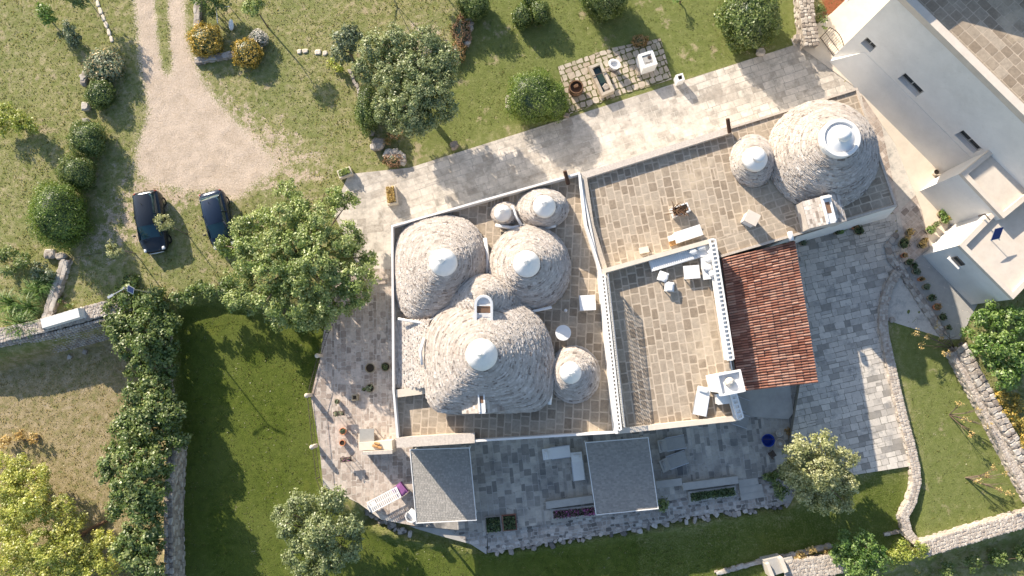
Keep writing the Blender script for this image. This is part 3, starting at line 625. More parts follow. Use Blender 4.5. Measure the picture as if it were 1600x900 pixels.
eb = MB(); eb.tube([q[1][:2]+(3.82,), q[2][:2]+(3.82,)], .05, 6); eb.build('gutter', M['iron'], K)
# ------------------------------------------------------------------ white farm buildings on the right
Wt = base_thing('tall_farmhouse', 'tall whitewashed farmhouse with three small windows in its long shaded facade', 'house', 1500, 100)
f0, f1 = Vector(P(1300, 90)), Vector(P(1478, 268)); dd = (f1-f0).normalized(); nn = Vector((dd.y*-1, dd.x)); 
if nn.x < 0: nn = -nn
far = f0+dd*24; T = 8.55
back = 16; wbm = MB()
wpoly = [tuple(f0), tuple(far), tuple(far+nn*back), tuple(f0+nn*back)]
def wall_pt(px, py, nrm, p0):                            # pixel -> point on a vertical wall plane
    dv = Q @ Vector((px-800, 450-py, -F)); o = Vector((0, 0, CAMH)); t = (nrm.x*p0.x+nrm.y*p0.y)/(nrm.x*dv.x+nrm.y*dv.y); return o+dv*t
wins = []
for cx, cy, wu, hv in ((1357, 70, .9, .9), (1423, 133, 1.75, .95), (1513, 222, 1.75, .95)):
    p = wall_pt(cx, cy, nn, f0); u = (Vector(p.xy)-f0).dot(dd); wins.append((u-wu/2, u+wu/2, p.z-hv/2, p.z+hv/2))
Lf = 24; us = sorted({0, Lf}|{w for a in wins for w in a[:2]}); zs = sorted({-.2, T-.02}|{w for a in wins for w in a[2:]})
def wp(u, z, dep=0): p = f0+dd*u+nn*dep; return (p.x, p.y, z)
for i in range(len(us)-1):
    for j in range(len(zs)-1):
        um, zm = (us[i]+us[i+1])/2, (zs[j]+zs[j+1])/2
        if any(a < um < b and c < zm < d_ for a, b, c, d_ in wins): continue
        wbm.add([wp(us[i], zs[j]), wp(us[i+1], zs[j]), wp(us[i+1], zs[j+1]), wp(us[i], zs[j+1])], [(0, 1, 2, 3)], .5)
for a, b, c, d_ in wins:
    r = [(a, c), (b, c), (b, d_), (a, d_)]
    for k in range(4): (u, z), (u2, z2) = r[k], r[(k+1) % 4]; wbm.add([wp(u, z), wp(u2, z2), wp(u2, z2, .45), wp(u, z, .45)], [(0, 1, 2, 3)], .5)
a, b, c_, e_ = [Vector(p) for p in wpoly]
wbm.add([(*a, -.2), (*e_, -.2), (*e_, T-.02), (*a, T-.02), (*b, -.2), (*c_, -.2), (*c_, T-.02), (*b, T-.02)], [(0, 3, 2, 1), (4, 5, 6, 7), (1, 2, 6, 5), (3, 7, 6, 2)], .5)
wbm.build('wall', M['white'], Wt)
# battered lower band of the facade
lb = MB(); ul = Lf; lb.add([wp(0.0, -.1, -.42), wp(ul, -.1, -.42), wp(ul, 3.0, -.02), wp(1.3, 3.0, -.02), wp(ul, 3.0, .05), wp(1.3, 3.0, .05), wp(0, -.1, .0)], [(0, 1, 2, 3), (3, 2, 4, 5), (0, 3, 6)]); lb.build('battered_plinth', M['white'], Wt)
for a, b, c, d_ in wins:
    w_ = MB(); w_.add([wp(a, c, .4), wp(b, c, .4), wp(b, d_, .4), wp(a, d_, .4)], [(0, 1, 2, 3)]); wo = w_.build('window', M['winglass'], Wt)
    fr = MB(); m_ = (a+b)/2
    for u0_, u1_, z0_, z1_ in ((a, b, d_-.07, d_), (a, b, c, c+.07), (a, a+.07, c+.07, d_-.07), (b-.07, b, c+.07, d_-.07), (m_-.04, m_+.04, c+.07, d_-.07)):
        fr.add([wp(u0_, z0_, .36), wp(u1_, z0_, .36), wp(u1_, z1_, .36), wp(u0_, z1_, .36), wp(u0_, z0_, .395), wp(u1_, z0_, .395), wp(u1_, z1_, .395), wp(u0_, z1_, .395)], [(0, 1, 2, 3), (0, 4, 5, 1), (1, 5, 6, 2), (2, 6, 7, 3), (3, 7, 4, 0)])
    fr.build('frame', M['greycem'], wo)
pb = MB(); strip(pb, wpoly[::-1] if False else wpoly, .5, T, T+.45); pb.build('parapet', M['cement'], Wt)
jb = MB(); jb.prism(wpoly, T-.018, T-.002); jo = jb.build('roof_deck', M['mortar'], Wt)
ip = ccw([tuple(f0+dd*.5+nn*.5), tuple(far-dd*.5+nn*.5), tuple(far-dd*.5+nn*(back-.5)), tuple(f0+dd*.5+nn*(back-.5))])
sb = MB(); pave(sb, [ip], T, math.atan2(dd.y, dd.x), (.5, .65), (.55, .8), .05, .01); sb.build('roof_slabs', M['roofpave'], jo)
# unseen block beyond the frame, added and shaped to shade the roof terrace
ub = MB(); c0 = Vector(P(1484, 44, T)); up = Vector((-SH.x, -SH.y))
c0 = Vector(P(1504, 33, T)); cc = c0+up*5.0; k1 = Vector((-.82, -.57)); k2 = Vector((.957, -.29)); pa = [tuple(cc), tuple(cc+k2*9), tuple(cc+k2*9+Vector((1, 6))), tuple(cc+k1*4.6+Vector((-2, 7))), tuple(cc+k1*4.6)]
ub.prism(pa, T-.02, T+2.3); ub.build('off_frame_shade_block', M['white'], Wt)
def lower_building(name, label, wpx, T, dirs, depth, w_, win=None):
    X = base_thing(name, label, 'outbuilding', *wpx); p0 = Vector(P(*wpx)); d1, d2 = dirs      # d1 along SW face, d2 along NW face
    poly = [tuple(p0), tuple(p0+d1*w_), tuple(p0+d1*w_+d2*depth), tuple(p0+d2*depth)]
    b = MB(); b.prism(poly, -.2, T); b.build('wall', M['white'], X)
    b = MB(); strip(b, poly, .32, T+.001, T+.28); b.build('parapet', M['cement'], X)
    b = MB(); ii = [tuple(p0+d1*.32+d2*.32), tuple(p0+d1*(w_-.32)+d2*.32), tuple(p0+d1*(w_-.32)+d2*(depth-.32)), tuple(p0+d1*.32+d2*(depth-.32))]
    b.prism(ii, T+.002, T+.03); b.build('roof', M['cement'], X)
    if win:
        u, z = win; n2 = Vector((d2.x, d2.y)); c = p0+d1*u; b = MB(); rz = math.atan2(d1.y, d1.x)
        b.box((c.x-d2.x*.03, c.y-d2.y*.03, z), (.75, .12, .6), rz); wo = b.build('window', M['winglass'], X)
        b = MB(); b.box((c.x-d2.x*.1, c.y-d2.y*.1, z-.36), (1.0, .3, .08), rz); b.build('sill', M['whitepure'], wo)
    return X
def unit(a, b): v = Vector(P(*b))-Vector(P(*a)); return v.normalized()
dA = (Vector(P(1555, 325, 4.6))-Vector(P(1502, 269, 4.6))).normalized(); dB = (Vector(P(1550, 230, 4.6))-Vector(P(1502, 269, 4.6))).normalized()
W2 = lower_building('white_outbuilding', 'lower white outbuilding with a beige roof recessed behind thin parapets, against the tall farmhouse', (1436, 299), 4.5, (dA, dB), 9.5, 3.9)
dC = (Vector(P(1577, 462, 4.1))-Vector(P(1496, 381, 4.1))).normalized(); dD = (Vector(P(1556, 320, 4.1))-Vector(P(1496, 381, 4.1))).normalized()
W3 = lower_building('white_gatehouse', 'lowest white outbuilding carrying a small solar panel on its beige roof', (1440, 399), 4.0, (dC, dD), 9.5, 4.75, (1.1, 2.9))
# ------------------------------------------------------------------ shade roofs on the south terrace
def shade_roof(px, z, label):
    g = base_thing('shade_roof', label, 'pergola', px[3][0], px[3][1], -.35, 'shingled shade roofs on the south terrace'); q = PL(px, z)
    b = MB(); b.prism(q, z-.1, z); r = b.build('roof', M['shingle'], g)
    # shingle courses
    s = MB(); a = Vector(q[0]); c = Vector(q[1]); d_ = Vector(q[3]); e = Vector(q[2]); n = 44
    for j in range(n):
        u = rd.random()*.05
        while u < .995:
            u2 = min(.995, u+rd.uniform(.035, .06)); v0, v1 = j/n+.002, (j+1)/n; zt = rd.uniform(.002, .010)
            def pt(u_, v_): A_ = a.lerp(c, u_); B_ = d_.lerp(e, u_); return A_.lerp(B_, v_)
            p_ = [pt(u+.004, v0), pt(u2-.004, v0), pt(u2-.004, v1), pt(u+.004, v1)]
            s.add([(p_[0].x, p_[0].y, z+.004), (p_[1].x, p_[1].y, z+.004), (p_[2].x, p_[2].y, z+.012+zt), (p_[3].x, p_[3].y, z+.012+zt), (p_[2].x, p_[2].y, z+.002), (p_[3].x, p_[3].y, z+.002)], [(3, 2, 1, 0), (5, 4, 2, 3)]); u = u2
    s.build('shingles', M['shingle'], r)
    t = MB(); strip(t, [(x, y) for x, y in q], .05, z+.001, z+.05); t.build('edge_trim', M['whitepure'], r)
    cx = sum(p[0] for p in q)/4; cy = sum(p[1] for p in q)/4
    for x, y in q:
        b = MB(); b.box((x+(cx-x)*.08, y+(cy-y)*.08, (z-.1-.7)/2), (.12, .12, z-.1+.7)); b.build('post', M['whitepure'], g)
    b = MB()
    for k in range(5):
        u = (k+.5)/5; p1, p2 = Vector(q[0]).lerp(Vector(q[1]), u), Vector(q[3]).lerp(Vector(q[2]), u); b.tube([(p1.x, p1.y, z-.17), (p2.x, p2.y, z-.17)], .05, 4)
    b.build('rafters', M['timber'], g); return g
shade_roof([(640, 702), (734, 699), (745, 813), (650, 818)], 1.75, 'western grey shingle shade roof half lit by the sun, beside the violet cushion')
shade_roof([(914, 691), (1013, 683), (1029, 795), (931, 805)], 1.75, 'eastern grey shingle shade roof in shadow, between white and grey sun loungers')
# ------------------------------------------------------------------ foliage
def leaf_cards(c, n, size, flat_=.5):
    """c (k,3) centres, n (k,3) normals -> quads (4k,3), pointed leaves"""
    k = len(c); n = n+rng.normal(0, flat_, (k, 3)); n /= np.linalg.norm(n, axis=1, keepdims=True)+1e-9
    r = rng.normal(0, 1, (k, 3)); u = np.cross(n, r); u /= np.linalg.norm(u, axis=1, keepdims=True)+1e-9; v = np.cross(n, u)
    s = size*rng.uniform(.6, 1.3, (k, 1)); a = rng.uniform(.45, .75, (k, 1))
    q = np.stack([c-u*s, c-v*s*a, c+u*s, c+v*s*a], 1); return q.reshape(-1, 3)
def crown_mesh(name, lobes, mat, parent, density=230, leaf=.13, clump=.42, holes=.25, flat_=.55, squash=.8, up=.5):
    """lobes: world (x,y,z,r). leaves sit in clumps scattered through each lobe's volume"""
    Cs, Ns, Ts = [], [], []
    for x, y, z, r in lobes:
        nc = max(6, int(14*r**2/clump**2*.42)); d = rng.normal(0, 1, (nc, 3)); d /= np.linalg.norm(d, axis=1, keepdims=True)
        rad = rng.uniform(.35, 1.0, (nc, 1))**.55*r*rng.uniform(.8, 1.08, (nc, 1)); cc = d*rad; cc[:, 2] *= squash; cc += (x, y, z)
        cc = cc[(cc[:, 2] > z-r*squash*.75)]; cc = cc[rng.random(len(cc)) > holes]
        for q in cc:
            cr = clump*rng.uniform(.6, 1.25); k = max(5, int(density*cr**2)); e = rng.normal(0, 1, (k, 3)); e /= np.linalg.norm(e, axis=1, keepdims=True)
            p = q+e*cr*rng.uniform(.3, 1, (k, 1))*(1, 1, .7); out = (q-(x, y, z)); out = out/(np.linalg.norm(out)+1e-6)
            nn_ = e*.5+out*.5+(0, 0, up); Cs.append(p); Ns.append(nn_); Ts.append(np.clip(rng.normal(rng.normal(.5, .2), .2, k), 0, 1))
    c = np.concatenate(Cs); V = leaf_cards(c, np.concatenate(Ns), leaf, flat_); org = np.array(parent.location) if parent else 0
    return np_mesh(name, V-org, 4, np.concatenate(Ts), mat, parent)
def tree(name, label, cat, base, lobes, leafm, trunk_r=.14, group=None, stems=None, bark='bark', part='crown', **kw):
    x, y, z = G(*base); o = thing(name, label, cat, (x, y, z), 0, group)
    L_ = []
    for a, b, zz, r in lobes: lx, ly = P(a, b, z+zz); L_.append((lx, ly, z+zz, r))
    crown_mesh(part, L_, M[leafm], o, **kw)
    if trunk_r:
        t = MB(); cx = sum(l[0] for l in L_)/len(L_); cy = sum(l[1] for l in L_)/len(L_); zc = min(l[2] for l in L_)
        fk = (x+(cx-x)*.35, y+(cy-y)*.35, z+(zc-z)*.55); t.tube([(x, y, z-.15), (x+.02, y, z+.25), fk], [trunk_r*1.35, trunk_r, trunk_r*.85], 8)
        for l in (L_ if len(L_) > 1 else L_*3):
            e = (l[0]+rd.uniform(-.5, .5)*l[3], l[1]+rd.uniform(-.5, .5)*l[3], l[2]+l[3]*.45)
            m_ = tuple((a_+b_)/2+rd.uniform(-.15, .15) for a_, b_ in zip(fk, e)); t.tube([fk, m_, e], [trunk_r*.6, trunk_r*.38, trunk_r*.12], 6)
        t.build('trunk', M[bark], o, smooth=True)
    return o
def topiary(name, label, px, py, rx, ry, h, mat='topiary', rot=0, dens=420, leaf=.055, cat='shrub', group=None, ztop=None, bump=.13):
    """clipped shrub; px,py,rx,ry in photo pixels at mid height, h metres"""
    x, y, z = G(px, py); cx, cy = P(px, py, z+h*.5); gx_, gy_ = cx, cy; a = P(px+rx, py, z+h*.5); b = P(px, py-ry, z+h*.5)
    RX, RY = abs(a[0]-cx), abs(b[1]-cy); o = thing(name, label, cat, (cx, cy, z), 0, group)
    area = 4*PI*((RX*RY)**1.6/3+2*(RX*h/2)**1.6/3)**(1/1.6); k = int(area*dens*1.15)
    d = rng.normal(0, 1, (k, 3)); d /= np.linalg.norm(d, axis=1, keepdims=True)
    lump = 1+bump*np.sin(d[:, 0]*5+px)*np.cos(d[:, 1]*4.3+py)+bump*.6*np.sin(d[:, 2]*7+d[:, 0]*6)
    c_, s_ = math.cos(rot), math.sin(rot)
    def pos(d, f):
        p = d*np.array([RX, RY, h*.54])*(lump*f*(1+.05*np.sin(d[:, 0]*17+d[:, 2]*13)*np.cos(d[:, 1]*19+px)))[:, None]; q = p.copy(); q[:, 0] = p[:, 0]*c_-p[:, 1]*s_; q[:, 1] = p[:, 0]*s_+p[:, 1]*c_; q[:, 2] += h*.46; return q
    p = pos(d, rng.uniform(.86, 1.09, k)); keep = p[:, 2] > 0; p = p[keep]; nn_ = d[keep]/np.array([RX, RY, h*.5]); nn_ /= np.linalg.norm(nn_, axis=1, keepdims=True)
    V = leaf_cards(p, nn_, leaf, .6); np_mesh('foliage', V, 4, np.clip(rng.normal(.5, .25, len(p)), 0, 1), M[mat], o)
    b = MB(); n = 16; vs = []; fs = []
    for j in range(9):
        ph = -PI/2+PI*j/8; dd_ = np.array([[math.cos(ph)*math.cos(2*PI*i/n), math.cos(ph)*math.sin(2*PI*i/n), math.sin(ph)] for i in range(n)])
        for q in dd_: X, Y = q[0]*RX*.86, q[1]*RY*.86; vs.append((X*c_-Y*s_, X*s_+Y*c_, max(-.1, q[2]*h*.47+h*.46)))
    for j in range(8):
        for i in range(n): fs.append((j*n+i, j*n+(i+1) % n, (j+1)*n+(i+1) % n, (j+1)*n+i))
    b.add(vs, fs, .1); b.build('dark_core', M['potgreen'], o, world=False)  # solid dark green core filling the shrub behind its leaf cards
    return o
def tuft(name, label, px, py, r, h, n, mat, cat='plant', group=None, wd=.02):
    x, y, z = G(px, py); k = n; a = rng.uniform(0, 2*PI, k); rr = rng.uniform(0, r*.5, k); L_ = rng.uniform(.5, 1, k)
    b0 = np.stack([x+rr*np.cos(a), y+rr*np.sin(a), np.full(k, z)], -1); mid = b0+np.stack([np.cos(a)*r*.45*L_, np.sin(a)*r*.45*L_, h*L_], -1); tip = b0+np.stack([np.cos(a)*r*L_, np.sin(a)*r*L_, h*.75*L_], -1)
    sd_ = np.stack([-np.sin(a), np.cos(a), np.zeros(k)], -1)*wd
    V = np.concatenate([np.stack([b0-sd_, b0+sd_, mid+sd_, mid-sd_], 1), np.stack([mid-sd_, mid+sd_, tip, tip-sd_*.1], 1)]).reshape(-1, 3)
    o = np_mesh(name, V-np.array([x, y, z]), 4, np.tile(rng.random(k), 2), M[mat]); o.location = (x, y, z); return tag(o, label, cat, group)
# ------------------------------------------------------------------ trees
tree('spreading_tree', 'big spreading light-green tree with open branches between the parked cars and the house', 'tree', (478, 415),
     [(440, 345, 4.0, 1.31), (395, 395, 3.6, 1.31), (430, 420, 4.0, 1.41), (500, 345, 4.1, 1.26), (545, 370, 3.8, 1.21), (560, 430, 3.7, 1.26), (520, 470, 3.4, 1.41), (465, 470, 3.6, 1.36), (490, 420, 4.4, 1.56), (420, 470, 3.3, 1.16), (378, 360, 3.0, 0.96), (450, 300, 3.0, 0.86), (520, 310, 2.9, 0.86), (375, 425, 2.7, 0.96), (395, 460, 2.6, 0.96), (545, 315, 2.7, 0.66), (575, 400, 3.0, 0.66), (500, 500, 2.7, 0.76), (405, 345, 3.2, 0.96), (470, 385, 4.2, 1.26), (455, 440, 3.8, 1.06), (350, 385, 2.4, 0.76), (365, 470, 2.4, 0.76), (560, 460, 3.2, 0.86), (480, 500, 2.6, 0.76), (440, 505, 2.4, 0.66), (500, 385, 4.3, 1.1), (520, 430, 3.9, 1.0), (430, 380, 4.1, 1.0), (470, 330, 3.6, 0.9), (545, 400, 3.6, 0.8)],
     'mulberry', .20, density=420, leaf=.085, clump=.38, holes=.2)
tree('olive_tree', 'large twin-crowned olive tree above the clipped column and the pink flower rocks', 'tree', (655, 165),
     [(585, 75, 4.2, 1.08), (570, 110, 3.8, 0.88), (620, 68, 4.6, 1.18), (665, 68, 4.7, 1.18), (695, 95, 4.4, 1.08), (610, 125, 4.4, 1.18), (645, 105, 4.9, 1.18), (640, 165, 4.7, 1.33), (680, 145, 4.6, 1.23), (620, 190, 3.8, 0.88), (665, 185, 3.9, 1.03), (600, 160, 3.9, 0.78), (695, 170, 3.8, 0.88), (600, 100, 4.0, 0.9), (655, 135, 5.0, 1.1), (700, 120, 4.2, 0.8), (630, 150, 4.6, 1.0), (670, 105, 4.6, 1.0), (600, 178, 3.8, 0.6), (650, 195, 4.0, 0.9)],
     'olive', .22, density=430, leaf=.08, clump=.36, holes=.08)
tree('dark_olive_tree', 'smaller dark grey-green tree touching the left side of the big olive', 'tree', (552, 95), [(540, 62, 2.6, .95), (535, 85, 2.2, .75), (552, 50, 2.4, .6)], 'olive_dark', .12, density=260, leaf=.10, clump=.34, holes=.15)
tree('olive_tree', 'round olive tree at the bottom edge of the dark west lawn', 'tree', (500, 825),
     [(470, 790, 3.3, 1.06), (515, 785, 3.4, 1.06), (545, 820, 3.3, 0.96), (500, 830, 4.0, 1.31), (455, 825, 3.3, 1.06), (470, 870, 3.4, 1.16), (520, 870, 3.4, 1.16), (438, 805, 2.7, 0.66), (548, 860, 2.9, 0.76), (490, 905, 3.2, 1.06), (560, 835, 2.5, 0.51)],
     'olive', .2, density=420, leaf=.08, clump=.36, holes=.08)
tree('olive_tree', 'pale yellow-green olive tree beside the blue bucket and south-east courtyard corner', 'tree', (1268, 728),
     [(1250, 705, 3.2, 0.9), (1285, 695, 3.4, 0.95), (1318, 720, 3.2, 0.9), (1325, 755, 3.0, 0.8), (1285, 740, 3.8, 1.15), (1250, 750, 3.0, 0.9), (1290, 782, 2.9, 0.85), (1235, 730, 2.5, 0.6), (1320, 785, 2.4, 0.6), (1262, 775, 2.7, 0.7)],
     'olive_pale', .18, density=420, leaf=.08, clump=.34, holes=.1)
tree('leafy_bush', 'bright leafy bush growing on the low south wall beside the stone seat', 'bush', (1342, 868), [(1318, 848, 1.5, .75), (1350, 850, 1.8, .9), (1372, 872, 1.6, .8), (1340, 885, 1.7, .9), (1310, 870, 1.2, .6), (1362, 902, 1.3, .7)], 'bright', .07, density=400, leaf=.08, clump=.32, holes=.1)
tree('golden_bush', 'yellow-green feathery bush where the curved wall meets the south wall', 'bush', (1418, 862), [(1408, 862, .9, .8), (1436, 858, .8, .65), (1390, 872, .8, .6), (1450, 868, .5, .4)], 'yellowgreen', .05, density=380, leaf=.07, clump=.28, holes=.08)
tree('garden_tree', 'broad bright-green tree behind the rough wall at the right edge', 'tree', (1548, 545),
     [(1545, 495, 2.6, .95), (1585, 500, 2.9, 1.1), (1530, 535, 2.3, .8), (1565, 540, 2.9, 1.1), (1600, 560, 2.8, 1.2), (1575, 590, 2.4, .9), (1620, 510, 2.6, 1.2), (1550, 570, 2.0, .6)], 'bright', .16, density=380, leaf=.09, clump=.38, holes=.15)
tree('yellow_shrub', 'yellow and orange flowering shrub outside the rough diagonal wall', 'shrub', (1578, 640), [(1565, 620, 1.0, .55), (1580, 645, 1.0, .6), (1600, 660, 1.1, .7), (1590, 625, .9, .5), (1605, 690, .9, .6)], 'yellowflower', .05, density=420, leaf=.07, clump=.25, holes=.1)
hd = 'ivy and fig trees along the west boundary wall'
tree('fig_tree', 'broad-leaved tree over the solar lamp, northernmost of the western boundary row', 'tree', (222, 520),
     [(200, 460, 2.25, 0.96), (180, 478, 1.95, 0.76), (235, 470, 2.45, 1.06), (190, 505, 2.35, 0.96), (225, 510, 2.85, 1.21), (250, 520, 2.55, 0.96), (200, 540, 2.45, 1.01), (240, 560, 2.55, 1.06), (215, 575, 2.35, 0.86), (205, 440, 1.65, 0.61), (255, 490, 2.05, 0.76), (262, 505, 2.1, 0.88), (265, 545, 2.1, 0.78), (262, 580, 2.0, 0.78), (172, 500, 1.7, 0.68), (180, 520, 2.6, 0.6), (228, 535, 3.4, 0.9)], 'fig', .16, hd, density=280, leaf=.105, clump=.36, holes=.08)
tree('fig_tree', 'second broad-leaved tree of the western boundary row, beside the middle of the lawn', 'tree', (232, 648),
     [(235, 600, 2.55, 0.96), (215, 620, 2.65, 1.01), (245, 635, 2.95, 1.11), (205, 650, 2.65, 1.01), (230, 670, 3.05, 1.16), (262, 670, 2.55, 0.86), (190, 672, 2.35, 0.76), (215, 690, 2.75, 0.96), (250, 695, 2.85, 1.01), (272, 645, 2.4, 0.88), (282, 690, 2.6, 0.68), (258, 612, 2.4, 0.78), (180, 700, 2.0, 0.68), (232, 640, 3.3, 0.9), (200, 665, 3.0, 0.8), (262, 650, 3.2, 0.7)], 'fig', .16, hd, density=280, leaf=.105, clump=.36, holes=.08)
tree('fig_tree', 'third tree of the western boundary row, above the bare lower wall', 'tree', (215, 765),
     [(200, 718, 4.05, 0.96), (235, 722, 4.15, 0.96), (170, 722, 3.55, 0.66), (215, 750, 4.55, 1.11), (240, 770, 4.15, 0.96), (190, 765, 3.95, 0.86), (215, 795, 4.15, 0.96), (240, 800, 3.75, 0.76), (180, 795, 3.45, 0.71), (165, 740, 3.4, 0.58), (252, 735, 3.9, 0.68), (200, 690, 3.7, 0.78), (225, 735, 4.2, 0.9), (225, 780, 4.0, 0.9), (172, 745, 3.4, 0.6)], 'fig', .16, hd, density=280, leaf=.105, clump=.36, holes=.1)
tree('fig_tree', 'southernmost dark tree of the western boundary row with rusty leaves on its right', 'tree', (220, 860), [(210, 835, 3.6, 0.88), (235, 850, 3.8, 0.88), (205, 875, 3.6, 0.83), (235, 890, 3.6, 0.93), (185, 855, 3.2, 0.63), (222, 862, 3.4, 0.9), (240, 830, 3.5, 0.7), (200, 845, 3.3, 0.7), (225, 905, 3.2, 0.8)], 'fig', .12, hd, density=280, leaf=.105, clump=.35, holes=.1)
tree('rusty_creeper', 'rust-coloured creeper hanging on the lower west wall', 'creeper', (252, 862), [(244, 835, 2.8, 0.28), (246, 858, 2.9, 0.4), (252, 885, 2.8, 0.35)], 'rust', 0, density=330, leaf=.08, clump=.2, holes=.2)
tree('ivy_hedge', 'low ivy hedge closing the top of the dark west lawn', 'hedge', (330, 460), [(278, 468, 1.3, 0.55), (300, 460, 1.5, 0.6), (325, 455, 1.5, 0.6), (350, 455, 1.5, 0.6), (375, 465, 1.6, 0.6), (395, 480, 1.5, 0.6), (355, 440, 1.3, 0.45), (312, 448, 1.2, 0.4), (425, 492, 1.5, 0.6), (455, 500, 1.5, 0.5)], 'fig', 0, density=320, leaf=.09, clump=.3, holes=.1)
ft = 'feathery yellow-green trees in the lower left corner'
tree('feathery_tree', 'feathery yellow-green tree at the left edge, upper one of the corner group', 'tree', (40, 775), [(30, 735, 2.2, 0.95), (10, 765, 2.4, 1.1), (55, 770, 2.4, 1.0), (35, 800, 2.6, 1.1), (75, 800, 2.1, 0.9), (0, 720, 1.8, 0.7), (20, 745, 2.4, 0.8), (60, 745, 2.2, 0.8), (95, 790, 2.2, 0.8), (50, 790, 2.8, 0.9), (15, 795, 2.6, 0.9), (120, 815, 1.9, 0.6)], 'feather', .12, ft, density=330, leaf=.08, clump=.36, holes=.1)
tree('feathery_tree', 'feathery yellow-green tree in the very corner of the lower left', 'tree', (60, 870), [(20, 850, 2.5, 1.1), (60, 850, 2.7, 1.2), (95, 830, 2.2, 1.0), (100, 875, 2.4, 1.1), (45, 895, 2.5, 1.1), (0, 890, 2.3, 1.0), (80, 905, 2.4, 1.0), (30, 870, 2.8, 1.0), (75, 870, 2.8, 1.0), (115, 850, 2.2, 0.8), (10, 825, 2.5, 0.9), (110, 895, 2.4, 0.9)], 'feather', .12, ft, density=330, leaf=.08, clump=.36, holes=.1)
tree('feathery_tree', 'feathery olive-tinted tree between the corner group and the boundary row', 'tree', (150, 875), [(135, 868, 1.9, 0.9), (165, 875, 1.9, 0.8), (150, 840, 1.5, 0.6), (145, 898, 1.9, 0.9), (178, 840, 1.4, 0.5), (160, 850, 1.9, 0.6), (130, 885, 2.0, 0.7), (170, 895, 1.9, 0.7)], 'feather', .1, ft, density=300, leaf=.085, clump=.34, holes=.25)
tree('yellow_willow', 'soft yellow-green rounded shrub at the left edge of the meadow', 'shrub', (34, 195), [(12, 178, 1.1, .75), (32, 190, 1.2, .75), (48, 200, .9, .45), (0, 200, .9, .6)], 'yellowgreen', .07, density=420, leaf=.075, clump=.3, holes=.1)
tree('slender_tree', 'tall thin-trunked tree with a small crown near the silver bush', 'tree', (418, 42), [(392, 12, 3.2, .62), (404, 2, 3.2, .45)], 'mulberry', .06, density=330, leaf=.09, clump=.26, holes=.15)
sp = 'olive saplings beside the parked cars'
tree('olive_sapling', 'slender olive sapling leaning its crown over the left car', 'sapling', (292, 366), [(257, 348, 2.7, .6), (248, 343, 2.6, .3)], 'olive_pale', .035, sp, density=420, leaf=.08, clump=.22, holes=.15)
tree('olive_sapling', 'slender olive sapling on the grass below the left car', 'sapling', (211, 396), [(177, 390, 2.6, .55)], 'olive_pale', .035, sp, density=420, leaf=.08, clump=.22, holes=.15)
for i, (a, b, w_) in enumerate((((1492, 545), [(1450, 525), (1432, 520), (1462, 508), (1470, 530), (1440, 540), (1478, 552)], 'leafless tan sapling sprawling over the lawn at the head of the rough wall'), ((1508, 746), [(1545, 742), (1572, 740), (1560, 765), (1575, 772), (1530, 752), (1555, 732)], 'leafless tan sapling on the sunny lawn near the bottom of the right wall'), ((1483, 648), [(1530, 640), (1510, 655), (1545, 665), (1520, 680), (1500, 630)], 'wispy pale sapling in the middle of the right lawn'))):
    x, y, z = G(*a); o = thing('bare_sapling', w_, 'sapling', (x, y, z), 0, 'bare saplings on the right lawn'); t = MB(); L_ = []
    for q in b:
        zz = rd.uniform(1.1, 1.9); e = P(*q, z+zz); m_ = (x+(e[0]-x)*.45+rd.uniform(-.1, .1), y+(e[1]-y)*.45+rd.uniform(-.1, .1), z+zz*.6); t.tube([(x, y, z), m_, (*e, z+zz)], [.04, .03, .01], 5); L_.append((*e, z+zz, .25))
        for _ in range(4): f = (m_[0]+(e[0]-m_[0])*rd.random()+rd.uniform(-.35, .35), m_[1]+(e[1]-m_[1])*rd.random()+rd.uniform(-.35, .35), z+zz+rd.uniform(-.3, .3)); t.tube([m_, f], [.018, .006], 4)
    t.build('branches', M['timber'] if i < 0 else M['plank'] if i == 9 else M['bark'], o); crown_mesh('leaves', L_, M['dry'], o, density=150, leaf=.06, clump=.16, holes=.35)
